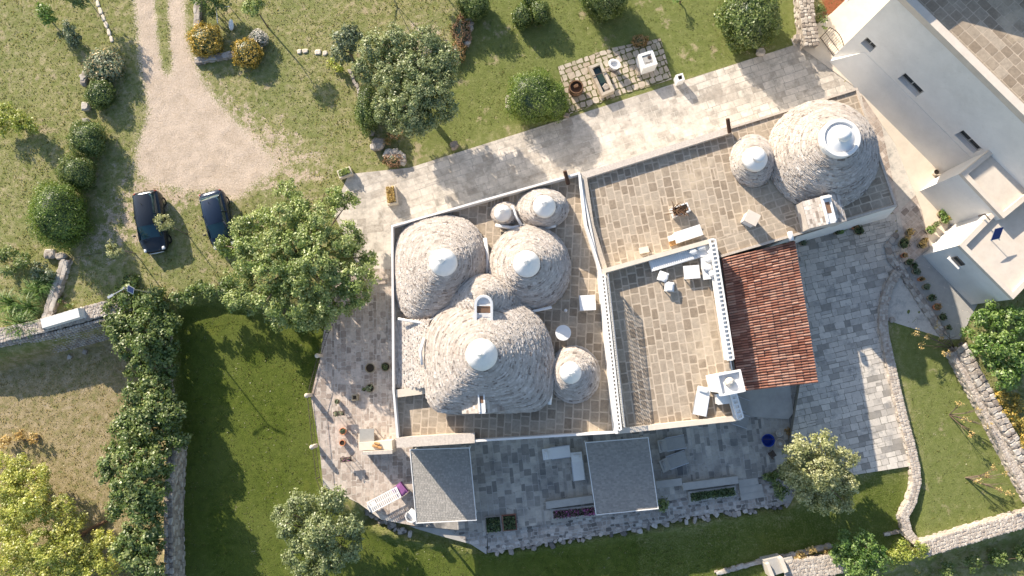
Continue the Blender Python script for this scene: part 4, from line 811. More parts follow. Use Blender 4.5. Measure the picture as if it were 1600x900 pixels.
for nm, lb, base, lobes, m_ in (('cypress', 'bright green young cypress at the top left of the meadow', (82, 35), [(72, 22, 1.5, .6), (78, 32, 1.0, .5), (66, 14, 1.3, .4)], 'bright'), ('grey_shrub', 'sparse grey-green shrub standing left of the sandy kerb strip', (118, 60), [(108, 42, 1.2, .5), (114, 58, 1.0, .5), (100, 52, .9, .4), (118, 68, .7, .35)], 'olive_dark'), ('dark_bush', 'dark bush in shade at the top of the meadow', (128, -12), [(105, -20, 2.6, 1.1), (120, -5, 2.2, .8)], 'topiary_dark'), ('wild_bush', 'dark wild bush among grass near the left wall', (32, 412), [(15, 395, .8, .55), (35, 408, .9, .6), (12, 425, .7, .5), (0, 400, .7, .5)], 'fig'), ('pale_bush', 'pale grey-green bush touching the grey block at the wall end', (72, 425), [(62, 418, .8, .5), (75, 430, .7, .45), (55, 432, .6, .35)], 'olive_dark'), ('dead_twiggy_shrub', 'small brown twiggy shrub in the dry field', (48, 690), [(30, 680, .5, .45), (52, 685, .6, .4), (8, 690, .6, .5)], 'dry'),
        ('low_weeds', 'low mixed weeds clinging to the stone bench end of the wall', (100, 470), [(92, 470, .3, .25), (106, 476, .3, .25)], 'fig'), ('dark_shrub', 'dark bush behind the L-shaped stone kerb at the top', (315, 0), [(315, -8, 1.6, 1.0), (345, 2, 1.2, .7), (330, 18, .9, .4)], 'topiary_dark'), ('young_shrub', 'small green shrub left of the big olive, in front of the stones', (520, 98), [(520, 98, .5, .4), (530, 104, .5, .35)], 'yellowgreen'), ('tree', 'tree above the upper frame edge whose crown just shows', (592, -48), [(560, -20, 2.8, .8), (590, -50, 3.2, 1.2), (540, -10, 2.2, .4)], 'olive'), ('tree', 'tall tree just beyond the upper edge left of the round clipped shrub', (660, -55), [(640, -80, 3.0, 1.2)], 'olive'),
        ('tiny_shrub', 'tiny green shrub alone on the upper lawn', (1062, 5), [(1058, 0, .8, .3)], 'bright'), ('wall_creeper', 'green creeper beside the upper boundary wall', (1290, 25), [(1283, 12, .7, .3), (1285, 30, .7, .3), (1288, 45, .5, .2)], 'topiary_dark'), ('grapevine', 'leafy edge plants beside the white gatehouse corner', (1505, 540), [(1512, 520, 1.0, .5), (1500, 545, .4, .25)], 'bright'),
        ('dark_shrub', 'dark shrub at the foot of the pale olive tree beside the steps', (1218, 762), [(1212, 750, .9, .5), (1220, 770, .8, .5), (1200, 745, .7, .3)], 'topiary_dark'), ('red_shrub', 'brownish-red shrub between the courtyard and the shaded terrace', (1238, 675), [(1238, 672, .7, .4), (1232, 690, .5, .25)], 'rust'), ('round_shrub', 'dark rounded shrub squeezed beside the eastern shade roof', (1036, 787), [(1035, 787, .6, .5)], 'topiary_dark'), ('rock_shrub', 'rust and green succulent growing behind the pale boulders', (615, 215), [(612, 212, .5, .35), (622, 205, .5, .3), (606, 222, .4, .25)], 'rust'),
        ('low_thicket', 'olive-green thicket under the golden bush', (1255, 878), [(1250, 868, .3, .3), (1270, 860, .3, .3), (1290, 858, .3, .3), (1300, 862, .3, .25)], 'dry'), ('fence_creeper', 'dark creeper filling the bottom edge behind the right wall', (1560, 880), [(1520, 880, .6, .6), (1560, 875, .6, .7), (1600, 865, .6, .7), (1480, 890, .6, .6)], 'fig')):
    tree(nm, lb, 'tree' if nm in ('tree', 'cypress') else 'plant', base, lobes, m_, .05, density=330, leaf=.08, clump=.25, holes=.12)
# ------------------------------------------------------------------ clipped shrubs
topiary('clipped_shrub', 'largest oval clipped shrub, left of the parked cars', 92, 335, 37, 50, 3.4, 'topiary', .1)
topiary('clipped_shrub', 'dark round clipped shrub just above the largest oval one', 120, 270, 26, 27, 1.9, 'topiary_dark')
topiary('clipped_shrub', 'second round clipped shrub of the row left of the driveway', 136, 217, 26, 27, 1.8, 'topiary_dark')
topiary('clipped_shrub', 'small round clipped shrub below the variegated bush', 156, 146, 21, 22, 1.3, 'topiary_dark')
topiary('variegated_shrub', 'variegated shrub of cream and blue-grey leaves beside the driveway', 162, 102, 28, 25, 1.3, 'varieg', dens=300, leaf=.075, bump=.15)
topiary('clipped_shrub', 'bright heart-shaped clipped shrub beside the wooden barrel', 832, 150, 40, 38, 2.7, 'topiary', dens=520, leaf=.045)
topiary('clipped_shrub', 'small lobe of clipped shrub between the heart-shaped shrub and the barrel', 864, 158, 23, 27, 2.2, 'topiary', dens=520, leaf=.045)
topiary('clipped_ball', 'left ball of the paired small clipped balls', 815, 26, 15, 17, 1.5, 'topiary_dark')
topiary('clipped_ball', 'right ball of the paired small clipped balls', 844, 20, 15, 16, 1.6, 'topiary_dark')
topiary('clipped_ball', 'tiny clipped ball behind the pair at the upper edge', 826, 0, 12, 12, 1.2, 'topiary_dark')
topiary('laurel_ball', 'big glossy round shrub on the lawn left of the upper boundary wall', 1172, 28, 44, 42, 3.4, 'topiary_dark', dens=260, leaf=.085)
topiary('round_shrub', 'dark round shrub cut by the upper edge with a broad shadow', 944, -8, 36, 30, 3.2, 'topiary_dark')
topiary('round_shrub', 'round shrub at the upper edge beside the rust-coloured flower bed', 740, 6, 24, 22, 2.0, 'topiary_dark')
topiary('column_hedge', 'tall clipped green column left of the big olive crown', 574, 168, 17, 38, 2.0, 'topiary_dark', dens=500)
topiary('flowering_shrub', 'yellow flowering dome shrub on the left of the stone kerb', 321, 62, 25, 25, 1.2, 'yellowflower', dens=260, leaf=.075, bump=.12)
topiary('flowering_shrub', 'yellow flowering dome shrub touching the silver one', 386, 82, 22, 22, 1.1, 'yellowflower', dens=260, leaf=.075, bump=.12)
topiary('silver_shrub', 'small silver-white leaved shrub behind the yellow flowers', 404, 60, 14, 13, .9, 'silver', dens=320, leaf=.06)
topiary('rusty_shrub', 'pinkish rust-coloured shrub beside the rocks left of the round shrub', 722, 50, 14, 24, .7, 'rose', dens=260, leaf=.07, bump=.2)
topiary('rusty_shrub', 'lower rust-coloured shrub at the end of the rock bed', 716, 82, 12, 16, .6, 'rust', dens=260, leaf=.07, bump=.2)
topiary('pink_flowers', 'pink and crimson flower cushion on the boulder at the path corner', 614, 250, 15, 11, .6, 'rose', dens=400, leaf=.05, bump=.2)
topiary('red_flowers', 'red and yellow flower clump above the stone wellhead', 1000, 64, 12, 8, .6, 'rust', dens=400, leaf=.06, bump=.2)
topiary('dark_plant', 'dark leafy plant in the corner behind the western shade roof', 621, 716, 7, 9, .9, 'potgreen', dens=300)
for i, (a, b) in enumerate(((50, 480), (30, 505), (62, 455), (20, 475), (45, 510), (75, 440))):
    tuft('grass_clump', ['tall arching grass clump nearest the block on the meadow wall', 'tall grass clump against the dry-stone wall at the left edge', 'grass clump left of the leaning low wall', 'pale grass clump at the left frame edge', 'lowest grass clump touching the dry-stone wall', 'small grass clump near the pale bush'][i], a, b, 1.0, .75, 130, 'bright', 'grass', 'arching grass clumps by the left wall', .02)
# ------------------------------------------------------------------ stone walls
def stone_wall(name, label, path, wd, h, group=None, size=(.25, .5), z=None, core='coping', flatten=1.0, cat='wall', drop=0, cw=.30, mt='wallstone'):
    pts = []
    for i in range(len(path)-1):
        (a, b), (c, d_) = path[i], path[i+1]; n = max(1, int(math.hypot(c-a, d_-b)/10))
        for k in range(n): pts.append((a+(c-a)*k/n, b+(d_-b)*k/n))
    pts.append(path[-1]); W_ = []
    for a, b in pts:
        x, y, zz = G(a, b) if z is None else (*P(a, b, z), z); W_.append((x, y, zz))
    top = [P(a, b, w_[2]+h) for (a, b), w_ in zip(pts, W_)]; n = len(pts); b = MB(); lft, rgt = [], []
    for i in range(n):
        p = Vector(top[i]); d1 = (Vector(top[min(i+1, n-1)])-Vector(top[max(i-1, 0)])).normalized(); nn_ = Vector((-d1.y, d1.x)); lft.append(p+nn_*wd/2); rgt.append(p-nn_*wd/2)
    for i in range(n-1):
        z0 = min(W_[i][2], W_[i+1][2])-.4-drop; z1 = W_[i][2]+h-.06; z2 = W_[i+1][2]+h-.06; a, c, d_, e = rgt[i], rgt[i+1], lft[i+1], lft[i]
        b.add([(*a, z1), (*c, z2), (*d_, z2), (*e, z1), (*a, z0), (*c, z0), (*d_, z0), (*e, z0)], [(0, 1, 2, 3), (0, 4, 5, 1), (2, 6, 7, 3)], .4)
        Ln = (c-a).length; d1 = (c-a).normalized(); rz = math.atan2(d1.y, d1.x); cols = max(1, round(wd/cw))
        for k in range(cols):
            u = 0
            while u < Ln:
                s = rd.uniform(*size); f = (k+.5)/cols+rd.uniform(-.05, .05); q = a.lerp(e, f)+d1*(u+s/2)
                b.stone((q.x, q.y, (z1+z2)/2+.0), (s*1.05, wd/cols*1.12, .16*flatten), rz+rd.uniform(-.2, .2)); u += s
        for zz in np.arange(z0+.3, min(z1, z2)-.05, .2):
            for sd_ in (rgt, lft):
                if rd.random() < .9: q = sd_[i].lerp(sd_[i+1], rd.random()); b.stone((q.x, q.y, zz), (rd.uniform(.25, .45), .14, .2), rz)
    return tag(b.build(name, M[mt], origin=W_[0]), label, cat, group)
stone_wall('dry_stone_wall', 'dry-stone wall with its face in deep shadow between the meadow and dry field', [(-30, 530), (0, 524), (60, 510), (160, 482), (200, 475)], 1.0, .55, z=0, drop=1.8, size=(.12, .24), flatten=.4, cw=.2, mt='palewall')
bt = MB(); A1 = [(-60, 548), (0, 536), (80, 520), (155, 500), (180, 496)]
for i in range(4):                                        # battered face towards the field
    for r_ in range(10):
        f0_, f1_ = r_/10, (r_+1)/10
        for k in range(16):
            t0, t1 = k/16, (k+1)/16; pa_ = Vector(P(*[A1[i][j]+(A1[i+1][j]-A1[i][j])*t0 for j in (0, 1)], .3)); pb_ = Vector(P(*[A1[i][j]+(A1[i+1][j]-A1[i][j])*t1 for j in (0, 1)], .3))
            d1 = (pb_-pa_).normalized(); n_ = Vector((d1.y, -d1.x)); c = (pa_+pb_)/2+n_*(1.15*(f0_+f1_)/2); bt.stone((c.x, c.y, .35-1.9*(f0_+f1_)/2), ((pb_-pa_).length*1.1, .28, .22), math.atan2(d1.y, d1.x)+rd.uniform(-.1, .1))
tag(bt.build('battered_retaining_wall', M['palewall'], origin=(*P(60, 530), -1.7)), 'sloping rubble foot of the shaded dry-stone wall above the dry field', 'wall')
stone_wall('garden_wall', 'narrow low wall running from the grey block down to the white stone bench', [(101, 405), (86, 450), (70, 500)], .62, .45, size=(.5, .9), flatten=.3)
stone_wall('boundary_wall', 'lower west boundary wall seen bare beside the black lawn shadow', [(268, 700), (264, 760), (262, 820), (265, 930)], .6, 1.5, z=-1.0, drop=.8)
stone_wall('boundary_wall', 'upper west boundary wall hidden under the row of broad-leaved trees', [(258, 492), (260, 560), (262, 640), (264, 695)], .4, .6, z=-1.0, drop=.8)
stone_wall('boundary_wall', 'rubble boundary wall at the top beside the iron gate', [(1258, -30), (1263, 30), (1270, 68)], 1.05, 1.0, size=(.2, .35))
curve = [(1404, 424), (1390, 448), (1382, 480), (1381, 510), (1388, 545), (1400, 600), (1412, 650), (1424, 695), (1432, 730), (1434, 755), (1426, 785), (1414, 808), (1420, 832), (1430, 845)]
stone_wall('curved_wall', 'S-shaped low stone wall separating the courtyard from the right lawn', curve, .58, .35, size=(.12, .25), flatten=.35, z=0, cw=.17, mt='palewall')
stone_wall('garden_kerb', 'straight low stone kerb lined with flower pots beside the concrete yard', [(1396, 396), (1412, 425), (1440, 470), (1476, 522)], .5, .25, size=(.3, .5), flatten=.5, z=0)
stone_wall('curb_arc', 'small curved kerb around the potted plants at the courtyard corner', [(1420, 432), (1405, 420), (1392, 405), (1388, 385), (1400, 368)], .42, .2, size=(.3, .45), flatten=.5, z=0)
stone_wall('flat_topped_wall', 'long pale rough-plastered ledge along the right lawn', [(1492, 548), (1520, 600), (1556, 668), (1590, 735), (1620, 790)], .62, .75, size=(.12, .25), z=0, flatten=.3, cw=.16, mt='palewall')
stone_wall('rubble_wall', 'rubble wall of large brown boulders beyond the pale ledge on the right', [(1503, 540), (1532, 592), (1566, 655), (1604, 722), (1640, 780)], .75, 1.05, size=(.28, .42), z=0, flatten=1.5)
stone_wall('boundary_wall', 'broad pale south boundary wall running to the lower right corner', [(1436, 862), (1480, 848), (1540, 830), (1640, 802)], 1.0, .8, z=-.1, size=(.12, .24), drop=1.2, flatten=.5, cw=.2, mt='palewall')
stone_wall('boundary_wall', 'broad pale south boundary wall left of the leafy bush', [(1225, 893), (1270, 888), (1320, 880)], 1.3, .6, z=-.6, size=(.12, .24), drop=.8, flatten=.4, cw=.2, mt='palewall')
stone_wall('thin_kerb', 'thin stone kerb crossing the shaded lawn to the leafy bush', [(1120, 897), (1190, 878), (1240, 868), (1300, 853)], .25, .25, size=(.4, .8), flatten=.4)
stone_wall('garden_kerb', 'dark little kerb at the foot of the curved wall', [(1382, 836), (1414, 830)], .2, .2, size=(.4, .6), flatten=.4)
stone_wall('stone_kerb', 'thin vertical arm of the L-shaped stone kerb by the driveway', [(306, -10), (307, 20), (306, 42)], .45, .35, size=(.5, .9), flatten=.3)
stone_wall('stone_kerb', 'horizontal arm of the L-shaped stone kerb under the yellow flowers', [(303, 94), (335, 88), (375, 82)], .45, .35, size=(.5, .9), flatten=.3)
stone_wall('stone_kerb', 'curved pale kerb holding the bed of the clipped column', [(546, 108), (552, 125), (561, 140), (560, 160)], .2, .3, size=(.3, .5), flatten=.5)
# boulders and loose stones, each a thing
for i, (a, b, w_, h_, d_, lb) in enumerate(((592, 228, 24, 22, .55, 'large pale boulder at the end of the olive bed'), (614, 244, 30, 20, .5, 'broad pale boulder under the pink flowers'), (629, 250, 16, 22, .45, 'flat pale stone right of the pink flowers'), (580, 209, 12, 10, .35, 'small grey stone at the foot of the clipped column'), (710, 229, 14, 14, .6, 'upright white stone on the path edge under the olive shadow'), (735, 40, 10, 24, .5, 'long whitish rock right of the rusty shrub'), (730, 66, 14, 22, .45, 'grey-white rock between the two rusty shrubs'), (712, 98, 12, 10, .35, 'dark little rock at the lower end of the rusty bed'), (136, 125, 14, 28, .5, 'pink-grey rock beside the small round shrub'), (137, 168, 14, 16, .45, 'pale rock above the second round shrub'), (136, 190, 12, 10, .35, 'flat pink rock touching the second round shrub'), (82, 397, 20, 16, .45, 'reddish rock at the foot of the largest oval shrub'), (99, 401, 18, 14, .5, 'grey squared block at the head of the narrow low wall'), (793, 157, 8, 16, .3, 'white rock left of the heart-shaped shrub'), (794, 168, 10, 8, .25, 'small white rock under the heart-shaped shrub'), (885, 181, 12, 8, .3, 'white rock on the path edge by the barrel'), (58, 683, 10, 10, .3, 'blue-grey rock in the dry field'), (1187, 83, 16, 12, .45, 'white stone block under the glossy round shrub'), (1243, 62, 11, 14, .55, 'rounded pale stone left of the upper boundary wall'), (1393, 500, 9, 9, .25, 'round dark stone against the curved wall'), (110, 558, 8, 8, .2, 'pale stone lying in the wall shadow on the dry field'), (134, 550, 8, 8, .2, 'second pale stone lying higher in the wall shadow'), (98, 470, 6, 6, .1, 'tiny stone beside the narrow low wall'))):
    x, y, z = G(a, b); s = MB(); s.stone((x, y, z+d_*.4), (w_/22, h_/22, d_), rd.uniform(-.3, .3), n=9)
    if max(w_, h_) > 18:
        for k in range(3): s.stone((x+rd.uniform(-.25, .25)*w_/22, y+rd.uniform(-.25, .25)*h_/22, z+d_*.75), (w_/45, h_/45, d_*.5), rd.uniform(0, 3))
    tag(s.build('rock', M['wallstone'], origin=(x, y, z)), lb, 'rock')
for i, (a, b, w_) in enumerate(((468, 81, 8), (477, 80, 11), (497, 82, 11), (508, 83, 8))):
    x, y, z = G(a, b); s = MB(); s.stone((x, y, z+.03), (w_/22, .42, .12), .1); tag(s.build('stepping_stone', M['walk'], origin=(x, y, z)), ['first small stepping stone from the left', 'second, wide stepping stone', 'third stepping stone after the gap', 'last small stepping stone next to the shrub'][i], 'stepping stone', 'stepping stones left of the olive')
# ------------------------------------------------------------------ cars
def make_car(label, px, py, ang, paint, Ln, wd, wagon):
    x0, y0 = P(px, py, 0); o = thing('parked_car', label, 'car', (x0, y0, 0), ang, 'dark cars parked on the grass')
    h2 = Ln/2
    # local +x = front. stations: x, half width, top z, bottom z
    st = [(-h2, .60, .82, .42), (-h2+.06, .74, .96, .30), (-h2+.3, wd*.97/2, 1.0, .24), (-1.1, wd/2, .98, .22), (0, wd/2, .96, .22), (.8, wd/2, .95, .22), (1.15, wd*.99/2, .93, .22), (h2-.75, wd*.97/2, .84, .22), (h2-.35, wd*.9/2, .74, .24), (h2-.12, .68, .64, .28), (h2, .5, .55, .34)]
    b = MB(); vs = []; fs = []; rn = 12
    for x, w, zt, zb in st:
        vs += [(x, -w*.55, zb), (x, -w*.94, zb+.03), (x, -w, zb+.2), (x, -w*1.0, (zt+zb)/2+.05), (x, -w*.965, zt-.12), (x, -w*.86, zt-.015), (x, -w*.45, zt+.03), (x, w*.45, zt+.03), (x, w*.86, zt-.015), (x, w*.965, zt-.12), (x, w*1.0, (zt+zb)/2+.05), (x, w, zb+.2), (x, w*.94, zb+.03), (x, w*.55, zb)]
    m = 14
    for k in range(len(st)-1):
        for i in range(m): fs.append((k*m+i, k*m+(i+1) % m, (k+1)*m+(i+1) % m, (k+1)*m+i))
    fs += [tuple(range(m-1, -1, -1)), tuple(range((len(st)-1)*m, len(st)*m))]
    fs = [f[::-1] for f in fs]
    b.add(vs, fs); body = b.build('body', M[paint], o, smooth=True, world=False)
    rb = -h2+(.16 if wagon else .3); rr = -h2+(.42 if wagon else .75)
    g = MB(); gs = [(rb, .70, .93), (rr, .62, 1.40), (-.5, .63, 1.47), (.15, .62, 1.44), (.42, .60, 1.36), (1.22, .68, .93)]
    vs = []; fs = []
    for x, w, z in gs: vs += [(x, -w*(wd/1.72)-.08, .90), (x, -w, z-.09 if z > 1 else z), (x, -w*.8, z), (x, w*.8, z), (x, w, z-.09 if z > 1 else z), (x, w*(wd/1.72)+.08, .90)]
    for k in range(len(gs)-1):
        for i in range(5): fs.append((k*6+i, (k+1)*6+i, (k+1)*6+i+1, k*6+i+1))
    g.add(vs, fs); g.build('windows', M['glass'], o, smooth=True, world=False)
    r = MB(); rs_ = [(rr-.04, .56, 1.41), (-.9 if not wagon else -1.2, .60, 1.475), (-.5, .61, 1.49), (.1, .60, 1.47), (.42, .56, 1.385)]; vs = []; fs = []
    for x, w, z in rs_: vs += [(x, -w-.02, z-.10), (x, -w*.85, z), (x, 0, z+.02), (x, w*.85, z), (x, w+.02, z-.10)]
    for k in range(len(rs_)-1):
        for i in range(4): fs.append((k*5+i, (k+1)*5+i, (k+1)*5+i+1, k*5+i+1))
    r.add(vs, fs)
    for s in (-1, 1):
        r.tube([(.42, s*.60, 1.33), (1.2, s*.72, .94)], .035, 6); r.tube([(rr, s*.60, 1.33), (rb+.02, s*.72, .95)], .05, 6); r.tube([(-.35, s*.64, 1.38), (-.3, s*.83*wd/1.72, .95)], .035, 6)
    r.build('roof_panel', M[paint], o, smooth=True, world=False)
    for s in (-1, 1):
        for xx in (-h2+.78, h2-.82):
            w_ = MB(); n = 20; vs = []; fs = []
            for rr_, yy in ((.20, .09), (.30, .11), (.32, .06), (.32, -.10), (.2, -.11)):
                for i in range(n): a = 2*PI*i/n; vs.append((xx+rr_*math.cos(a), s*(wd/2-.11+yy), .32+rr_*math.sin(a)))
            for k in range(4):
                for i in range(n): fs.append((k*n+i, k*n+(i+1) % n, (k+1)*n+(i+1) % n, (k+1)*n+i))
            w_.add(vs, fs); wo = w_.build('wheel', M['tyre'], o, world=False)
            w_ = MB(); c = (xx, s*(wd/2-.02), .32); vs = [c]+[(xx+.2*math.cos(2*PI*i/n), s*(wd/2-.04), .32+.2*math.sin(2*PI*i/n)) for i in range(n)]
            w_.add(vs, [(0, i+1, (i+1) % n+1) for i in range(n)]); w_.build('rim', M['rim'], wo, world=False)
        for nm, xx, yy, zz, dims, mt in (('headlight', h2-.22, s*.60, .66, (.34, .22, .12), 'lamp_w'), ('tail_light', -h2+.10, s*.66, .82, (.10, .20, .26), 'lamp_r'), ('mirror', .88, s*(wd/2+.10), .99, (.12, .22, .13), 'plastic')):
            w_ = MB(); w_.stone((xx, yy, zz), dims, 0, n=8); w_.build(nm, M[mt], o, smooth=True, world=False)
    w_ = MB(); w_.tube([(h2-.02, -.5, .45), (h2+.02, 0, .46), (h2-.02, .5, .45)], .05, 6); w_.build('bumper_trim', M['lamp_w'], o, world=False)
    w_ = MB(); w_.box((-h2+.03, 0, .55), (.05, .5, .12)); w_.build('number_plate', M['lamp_w'], o, world=False)
    w_ = MB(); w_.tube([(-1.0, 0, 1.5), (-1.15, 0, 1.62)], [.02, .008], 5); w_.build('aerial', M['plastic'], o, world=False)
    w_ = MB(); w_.tube([(1.0, -.5, 1.02), (1.15, .05, .99)], .012, 4); w_.tube([(1.0, .1, 1.03), (1.13, .58, .97)], .012, 4); w_.build('wipers', M['plastic'], o, world=False)
    return o
c1_ = make_car('black estate car on the left, with a sapling crown over its bonnet', 244, 350, R_(-90+11), 'carblack', 4.3, 1.84, True); c1_.scale = (1.04, 1.08, 1.12)
c2_ = make_car('blue-black hatchback on the right, half hidden under the spreading tree', 347, 347, R_(-90+16), 'carblue', 4.1, 1.74, False); c2_.scale = (1.04, 1.05, 1.06)
# ------------------------------------------------------------------ pots
def make_pot(name, label, px, py, r, h, z=None, mat='pot', leaf='potgreen', lr=1.1, lh=.5, group=None, dens=260, cat='flower pot'):
    if z is None: x, y, z = G(px, py); z = max(z, .05)
    else: x, y = P(px, py, z)
    o = thing(name, label, cat, (x, y, z), 0, group)
    b = MB(); b.lathe([(r*.68, 0), (r*.95, h*.8), (r*1.05, h*.85), (r*1.05, h), (r*.88, h), (r*.85, h*.85)], n=18); b.build('pot', M[mat], o, world=False)
    b = MB(); b.lathe([(r*.86, h*.8), (r*.86, h*.86)], n=14); b.build('soil', M['soil'], o, world=False)
    if leaf: crown_mesh('plant', [(x, y, z+h+lh*.3, r*lr)], M[leaf], o, density=dens*1.6, leaf=.045+.03*r, clump=max(.1, r*.45), holes=.05, squash=lh)
    return o
pk = 'potted plants in a row along the straight garden kerb'
for i, (a, b, r, mt, lf, lb) in enumerate(((1408, 382, .34, 'pot', 'potgreen', 'largest dark green pot plant inside the curved kerb'), (1417, 364, .24, 'pot', 'dry', 'brownish pot plant at the top of the curved kerb'), (1413, 373, .18, 'pot', 'dry', 'small brownish pot plant between the largest pot and the top one'), (1436, 384, .25, 'pot', 'dry', 'olive-brown pot plant by the corner of the gatehouse'), (1440, 377, .2, 'pot', 'dry', 'second olive-brown pot plant by the gatehouse corner'), (1409, 400, .18, 'potterra', 'rust', 'reddish pot plant just under the largest pot'), (1416, 411, .22, 'pot', 'potgreen', 'dark pot, first on the straight kerb'), (1424, 416, .2, 'pot', 'potgreen', 'dark pot crowded beside the second on the straight kerb'), (1427, 425, .24, 'pot', 'olive_dark', 'grey-green pot plant, third on the straight kerb'), (1435, 437, .16, 'potterra', 'rust', 'small crimson flower pot on the straight kerb'), (1443, 449, .22, 'pot', 'olive_dark', 'green pot plant just below the crimson one'), (1451, 466, .24, 'pot', 'potgreen', 'round dark pot halfway down the straight kerb'), (1460, 480, .24, 'potterra', 'rust', 'brown leafed pot plant low on the straight kerb'), (1468, 496, .24, 'pot', 'potgreen', 'green pot plant, second from the kerb end'), (1477, 512, .17, 'pot', 'potgreen', 'last little pot at the kerb end'))):
    make_pot('flower_pot', lb, a, b, r, .36, z=.055, mat=mt, leaf=lf, group=pk)
for a, b, r, mt, lf, lb in ((1338, 362, .32, 'pot', 'potgreen', 'big round dark pot plant at the foot of the battered white wall'), (1304, 365, .16, 'pot', 'potgreen', 'small dark pot by the watering can'), (1252, 381, .2, 'pot', 'olive_dark', 'small pot plant at the corner of the tiled roof'), (1333, 356, .2, 'potterra', 'rust', 'reddish pot plant hidden behind the big round pot'), (1417, 205, .26, 'walk', 'feather', 'pale pot with yellow-green plant at the farmhouse foot'), (1457, 241, .2, 'potterra', 'rust', 'small reddish pot plant by the farmhouse wall'), (1463, 249, .28, 'pot', 'dry', 'mossy olive pot between the small and the orange one'), (1474, 257, .34, 'potterra', None, 'large empty orange clay bowl against the outbuilding'), (1481, 252, .22, 'potterra', 'dry', 'small orange pot behind the large orange bowl'), (1459, 271, .22, 'walk', None, 'pale empty bowl below the orange ones'), (1467, 335, .26, 'pot', 'bright', 'topmost bright green potted plant by the outbuilding'), (1471, 345, .3, 'pot', 'bright', 'lush green potted plant with yellow blooms by the outbuilding'), (1458, 352, .2, 'pot', 'olive', 'loose grey-green plant between the green pots'), (1449, 361, .3, 'pot', 'bright', 'lowest round green pot plant by the gatehouse wall'), (1478, 342, .16, 'potterra', 'yellowflower', 'little orange-flowered pot at the wall')):
    make_pot('flower_pot', lb, a, b, r, .38, z=.06, mat=mt, leaf=lf)
for a, b, r, mt, lf, lb in ((580, 575, .34, 'pot', None, 'large empty yellow-rimmed pot on the west terrace'), (604, 573, .32, 'pot', 'potgreen', 'large round pot plant against the west house wall'), (580, 606, .3, 'pot', 'olive_dark', 'round pot plant standing below the large empty pot'), (571, 608, .14, 'pot', 'potgreen', 'tiny dark pot left of a larger one on the west terrace'), (529, 627, .18, 'pot', 'olive_dark', 'sparse pot plant near the terrace rail'), (538, 673, .24, 'potterra', 'olive_dark', 'sprawling succulent pot in the middle of the terrace row'), (537, 691, .2, 'potterra', None, 'small empty clay pot below the succulent')):
    make_pot('terrace_pot', lb, a, b, r, .42, z=.05, mat=mt, leaf=lf, group='pots on the west terrace', lr=.8, dens=150)
def planter(name, label, px, w_, l_, rz, z=.05, h=.5, leaf='olive_dark', mat='walk', cat='planter', dens=260, wall=.08, lh=.25):
    x, y = P(*px, z); o = thing(name, label, cat, (x, y, z), rz); b = MB()
    pl = [(-l_/2, -w_/2), (l_/2, -w_/2), (l_/2, w_/2), (-l_/2, w_/2)]; strip(b, pl, wall, 0, h); b.build('trough', M[mat], o, world=False)
    b = MB(); b.prism([(a*(1-2*wall/l_), c*(1-2*wall/w_)) for a, c in pl], 0.01, h-.04); b.build('soil', M['soil'], o, world=False)
    if leaf:
        k = int(dens*l_*w_); c = np.stack([rng.uniform(-l_/2+.1, l_/2-.1, k), rng.uniform(-w_/2+.1, w_/2-.1, k), rng.uniform(h-.05, h+lh, k)], -1)
        V = leaf_cards(c, np.tile([[0, 0, 1.0]], (k, 1)), .065, .8); np_mesh('plants', V, 4, np.clip(rng.normal(.5, .25, k), 0, 1), M[leaf], o)
    return o
aP = ang_px((613, 292), (617, 322))
planter('stone_planter', 'stone trough planter of yellow-green succulents on the forecourt', (613, 307), .75, 1.35, aP, h=.55, leaf='dry', dens=700)
planter('stone_planter', 'stone trough planter beside the spreading tree at the path corner', (541, 272), .6, 1.0, ang_px((530, 276), (552, 268)), h=.5, leaf='mulberry', dens=500)
planter('roof_planter', 'white trough of spiky dark plants on the long tan roof', (1061, 330), .62, 1.15, ang_px((1045, 333), (1075, 322)), z=4.31, h=.5, leaf=None, mat='whitepure')
x, y = P(1061, 330, 4.8); t = MB()
for i in range(46):
    a = rd.uniform(0, 6.28); r = rd.uniform(.25, .75); bx, by = x+rd.uniform(-.4, .4), y+rd.uniform(-.2, .2); t.tube([(bx, by, 4.7), (bx+math.cos(a)*r*.5, by+math.sin(a)*r*.5, 5.05), (bx+math.cos(a)*r, by+math.sin(a)*r*.8, 5.1)], [.03, .03, .005], 4)
rp = [o for o in bpy.data.objects if o.name.startswith('roof_planter')][0]
c_, s_ = math.cos(-rp.rotation_euler.z), math.sin(-rp.rotation_euler.z); t.v = [((vx-rp.location.x)*c_-(vy-rp.location.y)*s_, (vx-rp.location.x)*s_+(vy-rp.location.y)*c_, vz-rp.location.z) for vx, vy, vz in t.v]
t.build('spiky_plant', M['timber'], rp, world=False)
planter('flower_bed', 'long stone-edged bed of violet and white flowers beside the eastern shade roof', (896, 800), .75, 3.1, ang_px((860, 804), (930, 797)), z=-.5, h=.22, leaf='violetflower', mat='greycem', dens=230, wall=.14)
planter('flower_bed', 'long stone-edged bed of dark green plants by the garden steps', (1112, 771), .75, 3.3, ang_px((1075, 776), (1150, 766)), z=-.5, h=.22, leaf='potgreen', mat='greycem', dens=420, wall=.14)
planter('square_bed', 'black square earth bed, left of the two, below the western shade roof', (771, 819), 1.15, 1.15, .1, z=-.45, h=.12, leaf='potgreen', mat='crazy', dens=300)
planter('square_bed', 'black square earth bed with a fern, right of the two', (796, 816), 1.1, 1.0, .1, z=-.45, h=.12, leaf='potgreen', mat='terracotta', dens=300)
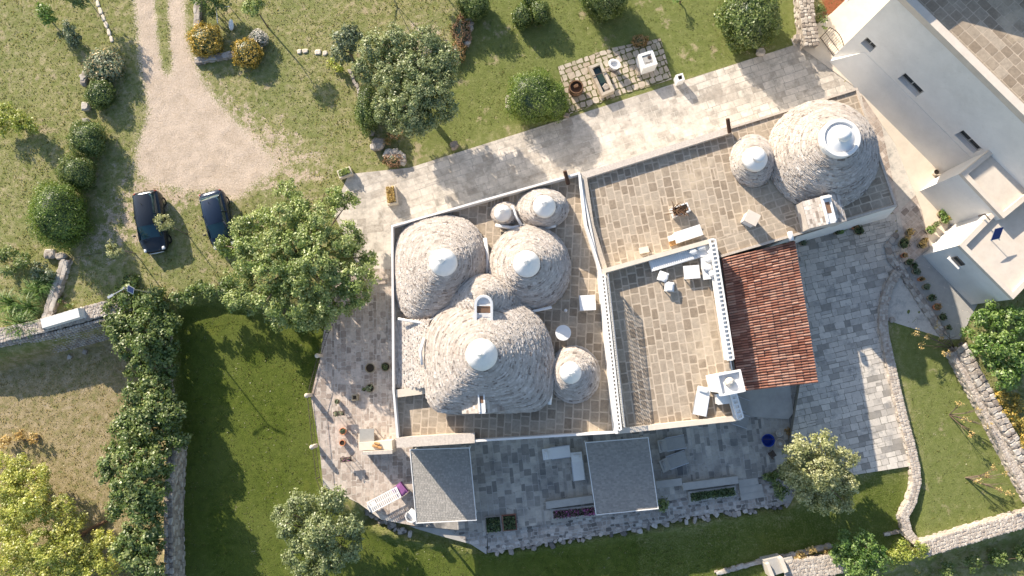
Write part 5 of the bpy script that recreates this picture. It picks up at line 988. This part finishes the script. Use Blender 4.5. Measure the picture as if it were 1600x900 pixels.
# stone ledges above the beds
for a, b, lb in (((853, 789), (926, 779), 'pale stone ledge above the violet flower bed'), ((1025, 757), (1065, 752), 'short grey stone ledge beside the eastern shade roof'), ((1066, 760), (1152, 749), 'long stone ledge above the dark green flower bed')):
    m_ = MB(); (x0, y0), (x1, y1) = P(*a, -.2), P(*b, -.2); m_.box(((x0+x1)/2, (y0+y1)/2, -.3), (math.hypot(x1-x0, y1-y0), .5, .55), math.atan2(y1-y0, x1-x0)); tag(m_.build('stone_ledge', M['greycem'], origin=((x0+x1)/2, (y0+y1)/2, -.57)), lb, 'ledge')
st = thing('garden_steps', 'grey stone steps going down beside the dark green flower bed', 'steps', (*P(1178, 765, -.6), -.6))
for k, (a, b, c, d_) in enumerate((((1153, 750), (1183, 746), (1185, 756), (1155, 761)), ((1155, 761), (1190, 756), (1193, 766), (1157, 772)), ((1157, 772), (1193, 766), (1196, 777), (1160, 783)))):
    m_ = MB(); m_.prism(PL([a, b, c, d_], -.5), -1.1, -.42-.1*k); m_.build('tread', M['greycem'], st)
# ------------------------------------------------------------------ furniture
def lounger(label, px, py, rz, z, mat, group=None, Ln=1.9, wd=.75, back=.35, cat='sun lounger'):
    x, y = P(px, py, z+.3); o = thing('sun_lounger', label, cat, (x, y, z), rz, group)
    m_ = MB(); m_.box((.2, 0, .34), (Ln*.68, wd, .10)); s = Ln*.34; a = math.atan2(back, s)
    m_.build('mattress', M[mat], o, world=False); m_ = MB(); m_.stone((.2-Ln*.34-s*.6, 0, .44+back*.6), (.28, wd*.8, .10), 0, n=10); m_.build('pillow', M[mat], o, smooth=True, world=False)
    m_ = MB(); x1 = .2-Ln*.34; m_.add([(x1, -wd/2, .39), (x1, wd/2, .39), (x1-s, wd/2, .39+back), (x1-s, -wd/2, .39+back), (x1, -wd/2, .28), (x1, wd/2, .28), (x1-s, wd/2, .28+back), (x1-s, -wd/2, .28+back)], [(3, 2, 1, 0), (4, 5, 6, 7), (0, 4, 7, 3), (2, 6, 5, 1), (3, 7, 6, 2)]); m_.build('backrest', M[mat], o, world=False)
    for sx in (-1, 1):
        for sy in (-1, 1): m_ = MB(); m_.box((sx*Ln*.36, sy*wd*.42, .145), (.06, .06, .29)); m_.build('leg', M['alu'], o, world=False)
    m_ = MB()
    for sy in (-1, 1): m_.box((.2, sy*(wd/2+.03), .32), (Ln*.72, .04, .06))
    m_.build('side_rails', M['alu'], o, world=False); return o
lounger('white sun lounger lying across, upper of the white pair between the shade roofs', 872, 707, ang_px((860, 709), (890, 705)), -.45, 'whitepure', back=.08)
lounger('white sun lounger standing lengthwise beside the eastern shade roof', 903, 731, ang_px((901, 712), (905, 745)), -.45, 'whitepure', back=.08)
lounger('grey sun lounger, upper of the grey pair on the shaded terrace', 1051, 693, ang_px((1040, 695), (1062, 691)), -.45, 'greyfab', wd=.85)
lounger('grey sun lounger, lower of the grey pair on the shaded terrace', 1054, 720, ang_px((1044, 724), (1066, 716)), -.45, 'greyfab', wd=.85)
lounger('grey sun lounger below the tiled roof edge, upper of two', 1152, 629, ang_px((1145, 627), (1160, 633)), -.45, 'greyfab', wd=.8, Ln=1.5)
lounger('grey sun lounger below the tiled roof edge, lower of two', 1153, 655, ang_px((1145, 652), (1160, 657)), -.45, 'greyfab', wd=.8, Ln=1.5)
lounger('white mattress lounger on the sunny roof terrace near the chimney', 1096, 629, ang_px((1098, 612), (1092, 648)), 4.92, 'whitepure', Ln=1.75, wd=.8, back=.06)
def boxthing(name, label, cat, px, py, z, dims, rz, mat, legs=True, cushion=None, back=False):
    x, y = P(px, py, z+dims[2]); o = thing(name, label, cat, (x, y, z), rz); w_, d_, h = dims; m_ = MB(); m_.box((0, 0, h-.04), (w_, d_, .08)); m_.build('top' if not back else 'seat', M[mat], o, world=False)
    if legs:
        for sx in (-1, 1):
            for sy in (-1, 1): m_ = MB(); m_.box((sx*(w_/2-.06), sy*(d_/2-.06), (h-.08)/2), (.05, .05, h-.08)); m_.build('leg', M['alu'], o, world=False)
    if cushion: m_ = MB(); m_.stone((0, 0, h+.05), (w_*.95, d_*.95, .12), 0, n=12); m_.build('cushion', M[cushion], o, world=False)
    if back:
        m_ = MB(); m_.box((-w_/2, 0, h+.2), (.05, d_, .45)); m_.build('backrest', M[mat], o, world=False)
    return o
boxthing('stool', 'bluish-white square pouf on the raised terrace, upper of the two small ones', 'stool', 1036, 432, 4.9, (.62, .62, .4), -.35, 'whitepure', cushion='whitepure')
boxthing('stool', 'white square pouf on the raised terrace, lower of the two small ones', 'stool', 1046, 448, 4.9, (.6, .6, .4), -.05, 'whitepure', cushion='whitepure')
boxthing('low_table', 'white square low table inside the corner sofa on the raised terrace', 'table', 1081, 425, 4.9, (1.0, .85, .42), .08, 'whitepure')
# corner sofa
so_ = thing('corner_sofa', 'white L-shaped corner sofa with cushions along the raised terrace parapet', 'sofa', (*P(1085, 400, 4.9), 4.9))
m_ = MB(); m_.prism(PL([(1014, 407), (1092, 382), (1110, 376), (1118, 398), (1095, 402), (1019, 424)], 5.3), 5.0, 5.32)
m_.build('long_seat', M['whitepure'], so_)
m_ = MB(); m_.prism(PL([(1095, 403), (1118, 399), (1124, 434), (1100, 437)], 5.3), 5.0, 5.315); m_.build('short_seat', M['whitepure'], so_)
m_ = MB(); A0, A1_ = Vector(P(1018, 408, 5.34)), Vector(P(1088, 386, 5.34)); d1 = (A1_-A0).normalized(); n1 = Vector((d1.y, -d1.x))
for k in range(22): q = A0.lerp(A1_, k/22)+n1*.32; m_.box((q.x, q.y, 5.34), (.09, .66, .035), math.atan2(d1.y, d1.x))
m_.build('slats', M['whitepure'], so_)
for a, b, s, r_ in ((1096, 386, .55, .3), (1083, 393, .5, -.2), (1108, 404, .6, .6), (1106, 418, .55, -.3), (1114, 427, .5, .2), (1112, 392, .5, .9)):
    m_ = MB(); m_.stone((*P(a, b, 5.45), 5.43), (s, s*.85, .22), r_, n=12); m_.build('cushion', M['whitepure'], so_, smooth=True)
boxthing('white_crate', 'long white storage box on the tan roof behind the corner sofa', 'box', 1076, 365, 4.31, (1.75, .72, .7), ang_px((1056, 371), (1096, 358)), 'whitepure', legs=False)
wc = [o for o in bpy.data.objects if o.name.startswith('white_crate') and not o.parent][0]; m_ = MB(); m_.box((0, 0, .31), (1.7, .68, .61)); m_.build('body', M['whitepure'], wc, world=False)
boxthing('side_table', 'small white and timber side table left of the long white box', 'table', 1049, 372, 4.31, (.4, .35, .35), .3, 'whitepure')
m_ = MB(); m_.box((*P(1052, 380, 4.4), 4.42), (.5, .28, .2), .3); tag(m_.build('timber_block', M['plank'], origin=(*P(1052, 380, 4.31), 4.31)), 'small orange timber block by the side table on the tan roof', 'block')
m_ = MB(); m_.box((*P(1006, 391, 4.35), 4.40), (.62, .4, .16), .2); tag(m_.build('white_slab', M['cement'], origin=(*P(1006, 391, 4.31), 4.31)), 'pale flat slab on the tan roof near the inner corner', 'slab')
def cyl_thing(name, label, cat, px, py, z, prof, mat, part=None, n=24, smooth=False):
    x, y = P(px, py, z+prof[-1][1]); m_ = MB(); m_.lathe(prof, (x, y, z), n); return tag(m_.build(name, M[mat], origin=(x, y, z), smooth=smooth), label, cat)
rt = boxthing('round_table', 'round white table on the shaded tan roof between cones', 'table', 880, 520, 4.11, (.12, .12, .7), 0, 'whitepure', legs=False)
m_ = MB(); m_.lathe([(.48, .68), (.5, .70), (.5, .73), (.45, .735)], n=28); m_.build('disc', M['whitepure'], rt, world=False); m_ = MB(); m_.lathe([(.28, 0), (.25, .03), (.04, .06), (.04, .66)], n=14); m_.build('pedestal', M['alu'], rt, world=False)
m_ = MB(); m_.box((*P(918, 473, 4.9), 4.5), (.95, .9, .8), .05); m_.box((*P(918, 473, 4.9), 4.93), (1.02, .97, .06), .05); tag(m_.build('white_box', M['whitepure'], origin=(*P(918, 473, 4.9), 4.1)), 'white square hatch box against the white wall on the shaded roof', 'box')
m_ = MB(); m_.lathe([(.10, 0), (.12, .2), (.08, .3), (.02, .34)], (*P(884, 485, 4.4), 4.11), 12); tag(m_.build('vent_knob', M['whitepure'], origin=(*P(884, 485, 4.4), 4.11)), 'tiny white vent knob above the round white table', 'vent')
# short block chimney on roof B
bc = thing('block_chimney', 'small square white chimney block standing alone on the tan roof', 'chimney', (*P(1168, 345, 4.3), 4.3), R_(-28)); m_ = MB(); m_.box((0, 0, .42), (.72, .66, .84)); m_.build('shaft', M['whitepure'], bc, world=False); m_ = MB(); m_.box((0, 0, .9), (.86, .8, .1)); m_.build('cap', M['cement'], bc, world=False)
bs = thing('white_flue_box', 'bright white box by the balustrade on the raised terrace edge', 'box', (*P(1126, 622, 4.9), 4.9), .1); m_ = MB(); m_.box((0, 0, .35), (.8, .6, .7)); m_.build('body', M['whitepure'], bs, world=False); m_ = MB(); m_.box((0, 0, .72), (.86, .66, .05)); m_.build('lid', M['whitepure'], bs, world=False)
# terrace furniture, west
gt_ = boxthing('garden_table', 'long white openwork metal table, standing obliquely on the west terrace', 'table', 600, 781, .05, (2.3, .8, .72), ang_px((577, 793), (624, 768)), 'whitepure')
for ch_ in [o for o in bpy.data.objects if o.parent == gt_ and o.name.startswith('top')]: bpy.data.objects.remove(ch_)
m_ = MB(); strip(m_, [(-1.15, -.4), (1.15, -.4), (1.15, .4), (-1.15, .4)], .07, .68, .72)
for k in range(16): m_.box((-1.02+k*.136, 0, .70), (.07, .66, .03))
m_.box((0, 0, .69), (2.2, .06, .03)); m_.build('slatted_top', M['whitepure'], gt_, world=False)
boxthing('white_chair', 'white metal chair with white seat pushed to the lower end of the oblique table', 'chair', 583, 790, .05, (.5, .5, .44), ang_px((577, 793), (624, 768)), 'whitepure', back=True)
boxthing('violet_chair', 'metal chair with a big violet cushion at the upper end of the oblique table', 'chair', 625, 766, .05, (.85, .85, .5), ang_px((577, 793), (624, 768))+.2+PI, 'rug', cushion='rug', back=True)
wcx = boxthing('round_armchair', 'shiny white tub armchair beside the corner of the western shade roof', 'chair', 644, 805, .0, (.7, .7, .42), .9, 'whitepure', cushion='whitepure'); m_ = MB(); strip(m_, [(.42*math.cos(a), .42*math.sin(a)) for a in [PI*.5+PI*k/10 for k in range(11)]], .06, .4, .8, False); m_.build('curved_back', M['whitepure'], wcx, world=False)
wt = boxthing('glass_table', 'pale grey square table beside the stone barbecue on the west terrace', 'table', 573, 681, .05, (1.0, .95, .72), .03, 'greyfab')
bq = thing('stone_barbecue', 'stone barbecue counter with orange logs against the south-west house corner', 'barbecue', (*P(588, 705, .05), .05))
for px_, z0_, z1_, mt, nm in (([(560, 692), (612, 688), (613, 702), (561, 704)], .05, 1.0, 'walk', 'worktop'), ([(566, 706), (613, 703), (613, 709), (567, 711)], .05, 1.35, 'wallstone', 'back_wall'), ([(560, 678), (584, 676), (584, 690), (560, 692)], .0, .3, 'walk', 'lower_shelf')):
    m_ = MB(); m_.prism(PL(px_, z1_), z0_, z1_); m_.build(nm, M[mt], bq)
for a, b in ((586, 696), (592, 698), (589, 692)): m_ = MB(); m_.tube([(*P(a-4, b, 1.1), 1.08), (*P(a+4, b+2, 1.1), 1.1)], .09, 7); m_.build('log', M['plank'], bq)
for a, b, lb in ((533, 645, 'ornate iron plant stand with small pots on the west terrace'), (544, 716, 'iron plant stand draped with purple flowers on the west terrace')):
    o = thing('plant_stand', lb, 'plant stand', (*P(a, b, .05), .05), .1)
    for sx in (-1, 1):
        for sy in (-1, 1): m_ = MB(); m_.tube([(sx*.3, sy*.15, 0), (sx*.33, sy*.18, .35), (sx*.28, sy*.14, .6)], .02, 5); m_.build('leg', M['iron'], o, world=False)
    m_ = MB(); m_.box((0, 0, .6), (.8, .32, .03)); m_.build('shelf', M['iron'], o, world=False)
    for k in range(2): m_ = MB(); m_.lathe([(.09, .615), (.13, .8), (.11, .8)], (-.2+.4*k, 0, 0), 12); m_.build('pot', M['pot'], o, world=False)
    L_ = [(o.location.x-.15, o.location.y, .9, .16), (o.location.x+.22, o.location.y, .9, .14)]; crown_mesh('plants', L_, M['violetflower' if b > 700 else 'olive_dark'], o, density=350, leaf=.05, clump=.12, holes=.1)
planter('box_planter', 'small square yellow-brown planter on the west terrace', (556, 621), .42, .42, .05, h=.35, leaf=None, mat='pot')
# terrace rail with white posts
rl = thing('terrace_railing', 'thin iron railing with three white posts along the west terrace edge', 'railing', (*P(495, 695, .05), .05))
rp_ = [(530, 488), (514, 520), (502, 556), (486, 617), (494, 696), (500, 745), (508, 768)]
for k, (a, b) in enumerate(rp_):
    big = k in (2, 3, 4); x, y = P(a, b, .05); m_ = MB(); m_.box((x, y, .05+.45), ((.24, .24, .9) if big else (.05, .05, .9)), .1)
    if big: m_.lathe([(.1, .64), (.17, .75), (.1, .88), (.02, .92)], (x, y, .30), 10)
    m_.build('white_post' if big else 'post', M['walk' if big else 'iron'], rl)
for k in range(len(rp_)-1):
    for zz in (.15, .9): m_ = MB(); m_.tube([(*P(*rp_[k], .05), zz), (*P(*rp_[k+1], .05), zz)], .02, 5); m_.build('rail', M['iron'], rl)
for k in range(len(rp_)-1):
    m_ = MB(); p0, p1 = Vector(P(*rp_[k], .05)), Vector(P(*rp_[k+1], .05)); n = int((p1-p0).length/.16)
    for i in range(1, n): q = p0.lerp(p1, i/n); m_.tube([(q.x, q.y, .15), (q.x, q.y, .9)], .009, 4)
    m_.build('balusters', M['iron'], rl)
# bucket, millstones
bk = thing('blue_bucket', 'bright blue plastic tub on the shaded terrace beside the round stones', 'tub', (*P(1197, 687, -.45), -.45)); m_ = MB(); m_.lathe([(.32, 0), (.42, .45), (.45, .47), (.40, .47), (.30, .06), (.02, .05)], n=20); m_.build('tub', M['bluefab'], bk, world=False); m_ = MB(); m_.tube([(.42*math.cos(a), .1, .45+.2*math.sin(a)) for a in [PI*k/8 for k in range(9)]], .015, 5); m_.build('handle', M['iron'], bk, world=False)
for a, b, r, lb in ((1215, 692, .38, 'larger ringed stone wheel table beside the blue tub'), (1214, 676, .24, 'smaller ringed stone wheel above the larger one')):
    o = thing('ringed_stone', lb, 'millstone', (*P(a, b, -.45), -.45)); m_ = MB(); m_.lathe([(r*.6, 0), (r*.6, .4), (r, .42), (r, .5), (r*.8, .52), (r*.78, .47), (r*.56, .47), (r*.54, .52), (r*.3, .52)], n=24); m_.build('wheel', M['wallstone'], o, world=False); m_ = MB(); m_.lathe([(r*.28, .5), (r*.26, .56), (.02, .56)], n=14); m_.build('hub', M['greycem'], o, world=False)
# iron garden chair near
oc = boxthing('garden_chair', 'small iron garden chair below the ringed stones', 'chair', 1207, 710, -.45, (.42, .42, .44), .6, 'iron', back=True)
# watering can
wc_ = thing('watering_can', 'green watering can by the battered white wall', 'watering can', (*P(1313, 363, .05), .05), .4); m_ = MB(); m_.lathe([(.15, 0), (.16, .26), (.1, .32)], n=14); m_.build('body', M['bright'], wc_, world=False); m_ = MB(); m_.tube([(.12, 0, .1), (.38, 0, .36)], [.03, .02], 6); m_.build('spout', M['bright'], wc_, world=False); m_ = MB(); m_.tube([(-.15, 0, .1), (-.28, 0, .22), (-.12, 0, .36), (.08, 0, .36)], .018, 5); m_.build('handle', M['bright'], wc_, world=False)
# ------------------------------------------------------------------ garden feature: barrel, trough, basin, well head, posts
br = thing('wooden_barrel', 'old iron-hooped wooden barrel planter on the garden slabs', 'barrel', (*P(899, 143, .04), .04)); m_ = MB(); m_.lathe([(.42, 0), (.54, .42), (.50, .9), (.44, .9), (.45, .6), (.02, .58)], n=22); m_.build('staves', M['timber'], br, world=False)
for z_, r_ in ((.12, .475), (.42, .555), (.78, .53)): m_ = MB(); m_.lathe([(r_, z_), (r_+.015, z_+.03), (r_, z_+.07)], n=22, cap=False); m_.build('hoop', M['iron'], br, world=False)
m_ = MB(); m_.stone((0, .1, .72), (.4, .3, .25), .5); m_.build('stump', M['timber'], br, world=False)
tr = thing('stone_trough', 'long rectangular stone water trough with a rod across', 'trough', (*P(938, 127, .04), .04), ang_px((926, 103), (948, 150))); m_ = MB(); strip(m_, [(-1.15, -.5), (1.25, -.5), (1.25, .5), (-1.15, .5)], .2, 0, .62); m_.prism([(-1.14, -.49), (1.24, -.49), (1.24, .49), (-1.14, .49)], 0, .1); m_.build('basin', M['mossy'], tr, world=False)
m_ = MB(); m_.prism([(-.95, -.3), (1.05, -.3), (1.05, .3), (-.95, .3)], .12, .35); m_.build('water', M['water'], tr, world=False); m_ = MB(); m_.tube([(-.35, -.55, .68), (-.25, .55, .68)], .03, 6); m_.build('rod', M['iron'], tr, world=False); m_ = MB(); m_.stone((.7, .1, .38), (.5, .5, .15), .3); m_.build('sunken_stone', M['wallstone'], tr, world=False)
sb_ = thing('carved_basin', 'small carved pale stone basin between trough and wellhead', 'basin', (*P(958, 107, .04), .04), -.5); m_ = MB(); m_.lathe([(.22, 0), (.2, .3), (.38, .55), (.42, .8), (.28, .8), (.24, .6), (.02, .55)], n=18, sx=1.1, sy=.85); m_.build('bowl', M['whitepure'], sb_, world=False); m_ = MB(); m_.box((0, 0, .04), (.6, .5, .1)); m_.build('foot', M['wallstone'], sb_, world=False)
wh = thing('wellhead', 'square white stone wellhead with an iron lid on the garden slabs', 'well', (*P(1008, 103, .04), .04), ang_px((995, 106), (1020, 98))); m_ = MB(); strip(m_, [(-.55, -.55), (.55, -.55), (.55, .55), (-.55, .55)], .2, 0, 1.15); m_.build('curb', M['whitepure'], wh, world=False); m_ = MB(); m_.box((0, 0, 1.06), (.72, .72, .06)); m_.build('lid', M['greycem'], wh, world=False)
m_ = MB(); m_.lathe([(.13, 1.09), (.13, 1.13), (.05, 1.14)], (.15, .12, 0), 12); m_.tube([(-.25, -.2, 1.12), (0, -.28, 1.18), (.2, -.2, 1.12)], .02, 5); m_.build('lid_ring', M['iron'], wh, world=False)
m_ = MB(); m_.box((-.72, -.3, .12), (.25, .5, .24)); m_.build('step', M['mossy'], wh, world=False)
pp = thing('stone_post', 'squat white stone post with a dark hollow on the path edge', 'post', (*P(1059, 128, .04), .04), .3); m_ = MB(); strip(m_, [(-.26, -.26), (.26, -.26), (.26, .26), (-.26, .26)], .1, 0, .85); m_.build('shaft', M['whitepure'], pp, world=False); m_ = MB(); m_.box((0, 0, .6), (.34, .34, .1)); m_.build('hollow', M['soil'], pp, world=False)
# white stone bench on the meadow wall
wbn = thing('white_bench', 'long whitewashed block bench on the end of the dry-stone wall', 'bench', (*P(104, 498, .4), .4), ang_px((72, 507), (139, 487))); m_ = MB(); m_.box((0, 0, .35), (2.9, .7, .7), taper=.94); m_.build('block', M['white'], wbn, world=False); m_ = MB(); m_.stone((-1.6, -.05, .2), (.4, .5, .5), 0); m_.build('end_stone', M['wallstone'], wbn, world=False)
# oval memorial stone and metal rail by the kerb
ov = thing('oval_stone', 'upright white oval stone on a low foot by the yellow shrubs', 'stone', (*P(364, 42, 0), 0), .1); m_ = MB(); m_.lathe([(.05, .2), (.3, .24), (.34, .32), (.3, .4), (.05, .44)], n=20, sx=.55, sy=1.35); m_.build('slab', M['whitepure'], ov, world=False, smooth=True); m_ = MB(); m_.box((0, 0, .1), (.2, .5, .2)); m_.build('foot', M['wallstone'], ov, world=False)
mr = thing('pipe_rail', 'thin grey right-angled pipe rail in the shade at the top', 'rail', (*P(340, 25, 0), 0)); pts = [P(340, 36, 1), P(338, 12, 1), P(358, 10, 1)]
m_ = MB(); m_.tube([(*p, 1.0) for p in pts], .04, 6); m_.build('rail', M['alu'], mr)
for p in pts: m_ = MB(); m_.tube([(*p, 0), (*p, 1.0)], .035, 6); m_.build('post', M['alu'], mr)
# iron gate
gg = thing('iron_gate', 'rusty iron gate of close bars between the rubble wall and the tall farmhouse', 'gate', (*P(1290, 72, .05), .05)); g0, g1 = Vector(P(1281, 60, .05)), Vector(P(1302, 89, .05)); 
for zz, r_ in ((.15, .03), (1.0, .025), (1.75, .03)): m_ = MB(); m_.tube([(g0.x+(g1.x-g0.x)*k/6, g0.y+(g1.y-g0.y)*k/6, zz+(.35*math.sin(PI*k/6) if zz > 1.5 else 0)) for k in range(7)], r_, 5); m_.build('rail', M['iron'], gg)
m_ = MB()
for k in range(11): q = g0.lerp(g1, k/10); m_.tube([(q.x, q.y, .1), (q.x, q.y, 1.75+.35*math.sin(PI*k/10))], .014 if 0 < k < 10 else .04, 4)
m_.build('bars', M['iron'], gg)
m_ = MB(); m_.tube([(*P(1288, 40, .3), .3), (*P(1291, 30, .6), .6)], .09, 8); tag(m_.build('white_pipe', M['whitepure'], origin=(*P(1289, 37, 0), 0)), 'short white pipe leaning beside the red earth bed', 'pipe')
# solar lamp and roof solar panel
sl_ = thing('solar_lamp', 'tall pole lamp with a small blue solar panel rising out of the boundary trees', 'lamp', (*P(262, 462, -1), -1)); bx, by, bz = sl_.location
m_ = MB(); m_.tube([(bx, by, -1), (bx, by, 4.6)], [.05, .04], 8); m_.build('pole', M['alu'], sl_)
hx, hy = bx, by; m_ = MB(); m_.tube([(hx, hy, 4.4), (hx-.8, hy-.5, 4.5)], .03, 6); m_.tube([(hx, hy, 4.4), (hx+.35, hy-.1, 4.6)], .025, 6); m_.build('arms', M['alu'], sl_)
m_ = MB(); m_.box((hx-.9, hy-.56, 4.48), (.4, .16, .08), .55); m_.build('lamp_head', M['alu'], sl_)
def pv(c, u, v, w_, name, mat, parent, th=.03):
    u = Vector(u).normalized(); v = Vector(v).normalized(); n = u.cross(v); m_ = MB(); q = []
    for d_ in (0, -th): q += [tuple(Vector(c)+u*a*w_[0]/2+v*b*w_[1]/2+n*d_) for a, b in ((-1, -1), (1, -1), (1, 1), (-1, 1))]
    m_.add(q, [(0, 1, 2, 3), (7, 6, 5, 4), (0, 4, 5, 1), (1, 5, 6, 2), (2, 6, 7, 3), (3, 7, 4, 0)]); return m_.build(name, M[mat], parent)
pv((hx+.5, hy-.15, 4.66), (.85, -.45, 0), (.35, .6, .45), (.5, .5), 'frame', 'alu', sl_); pv((hx+.5, hy-.15, 4.675), (.85, -.45, 0), (.35, .6, .45), (.42, .42), 'solar_panel', 'panel', sl_)
rs_ = thing('roof_solar_panel', 'little blue solar panel on a bent bracket over the lowest beige roof', 'solar panel', (*P(1545, 372, 4.03), 4.03)); x, y, z = rs_.location
m_ = MB(); m_.tube([(x+.1, y-.1, z), (x+.05, y, z+.8), (x, y+.1, z+.85)], .025, 6); m_.build('bracket', M['alu'], rs_); pv((x-.05, y+.12, z+.9), (1, .25, 0), (.25, 1, .3), (.6, .8), 'frame', 'alu', rs_); pv((x-.05, y+.12, z+.918), (1, .25, 0), (.25, 1, .3), (.54, .74), 'cells', 'panel', rs_)
m_ = MB(); xx, yy = P(1534, 336, 4.4); m_.tube([(xx, yy, 4.1), (xx, yy, 4.7)], .05, 7); m_.tube([(xx, yy, 4.7), (xx+.3, yy-.4, 4.72)], .04, 6); tag(m_.build('roof_bracket', M['iron'], origin=(xx, yy, 4.1)), 'dark iron bracket on the parapet next to the little solar panel', 'bracket')
# stone seat at bottom
ss = thing('stone_bench', 'grey stone bench with raised arms and side block at the bottom edge', 'bench', (*P(1212, 888, -.9), -.9))
for px_, z1_, mt, nm in (([(1193, 876), (1217, 870), (1229, 893), (1206, 900)], .05, 'greycem', 'seat_slab'), ([(1217, 873), (1223, 871), (1232, 893), (1226, 896)], .35, 'walk', 'arm'), ([(1197, 882), (1202, 880), (1211, 902), (1205, 904)], .35, 'walk', 'arm'), ([(1222, 874), (1238, 870), (1244, 888), (1231, 892)], -.1, 'greycem', 'side_block'), ([(1187, 858), (1219, 853), (1222, 868), (1191, 874)], -.85, 'crazy', 'paved_step')):
    m_ = MB(); m_.prism(PL(px_, z1_), -1.1, z1_); m_.build(nm, M[mt], ss)
for lb, pts in (('rusty wire run on the grass below the left car', [(110, 405), (150, 396), (200, 392), (213, 396)]), ('thin cable along the upper lawn edge by the column hedge', [(548, 120), (560, 160), (563, 190), (575, 208)])):
    m_ = MB(); m_.tube([(*P(a, b, .25), .25) for a, b in pts], .015, 4); tag(m_.build('wire', M['iron'], origin=(*P(*pts[0]), 0)), lb, 'wire')
# narrow timber kerb and dirt strip at top left
m_ = MB(); 
for k in range(7): t = k/7; x, y, z = G(149+t*30, -5+t*78); m_.stone((x, y, .02), (.3, .62, .12), .3)
tag(m_.build('stone_strip', M['walk'], origin=(*P(160, 30), 0)), 'thin pale stone edging strip crossing the meadow above the variegated shrub', 'edging')
# bare log on the field
m_ = MB(); q = [P(a, b, -1.6) for a, b in ((122, 840), (140, 828), (158, 818), (170, 812))]; m_.tube([(*p, -1.55) for p in q], [.16, .14, .12, .08], 8); tag(m_.build('fallen_log', M['timber'], origin=(*q[0], -1.7)), 'dark fallen log at the edge of the feathery trees', 'log')
# ------------------------------------------------------------------ grass tufts
def grass():
    n = 150000; x = rng.uniform(GX0+2, GX1-2, n); y = rng.uniform(GY0+1, GY1-3, n)
    i = ((x-GX0)/GS).astype(int); j = ((y-GY0)/GS).astype(int)
    dr, lu, mi, fi, ba = (a[j, i] for a in (m_drive, m_lush, m_mid, m_field, m_bare)); z = zmap[j, i]
    paved_ = np.zeros(n, bool)
    for p in ([(545, 272), (1248, 64), (1480, -40), (1700, 100), (1560, 480), (1500, 530), (1412, 425), (1426, 728), (1335, 742), (1240, 786), (880, 846), (762, 866), (640, 838), (505, 768), (486, 620), (500, 556), (520, 420)], [(872, 104), (1032, 60), (1050, 124), (890, 178)]): paved_ |= inpoly(x, y, PL(p, 0))
    keep = (~paved_) & (dr < .25+.3*rng.random(n)) & (rng.random(n) > ba*1.15) & (rng.random(n) > mi*.35); x, y, z, lu, mi, fi, ba = (a[keep] for a in (x, y, z, lu, mi, fi, ba)); n = len(x)
    clump = np.sin(x*1.3+np.sin(y*.9)*2)*np.cos(y*1.1+np.sin(x*.7)*2); h = (.05+.05*rng.random(n)+.05*np.maximum(0, clump))*np.where((lu > .5) | (mi > .5), .35, .55); w_ = .035+.03*rng.random(n)
    a = rng.uniform(0, 2*PI, n); V = []; 
    for k in range(2):
        aa = a+k*1.7; dx, dy = np.cos(aa)*w_, np.sin(aa)*w_; lx, ly = rng.normal(0, .03, n), rng.normal(0, .03, n)
        V.append(np.stack([np.stack([x-dx, y-dy, z-.01], -1), np.stack([x+dx, y+dy, z-.01], -1), np.stack([x+lx, y+ly, z+h], -1)], 1))
    V = np.concatenate(V).reshape(-1, 3); t = np.clip(rng.normal(.55+.15*clump, .16, n)+np.where(fi > .5, .45, 0)+ba*.4-np.where(lu > .5, .38, 0)-np.where(mi > .5, .2, 0), 0, 1)
    o = np_mesh('grass', V, 3, np.tile(t, 2), M['grassblade']); tag(o, 'short grass and meadow weeds covering lawns and field', 'grass', None, 'stuff')
grass()
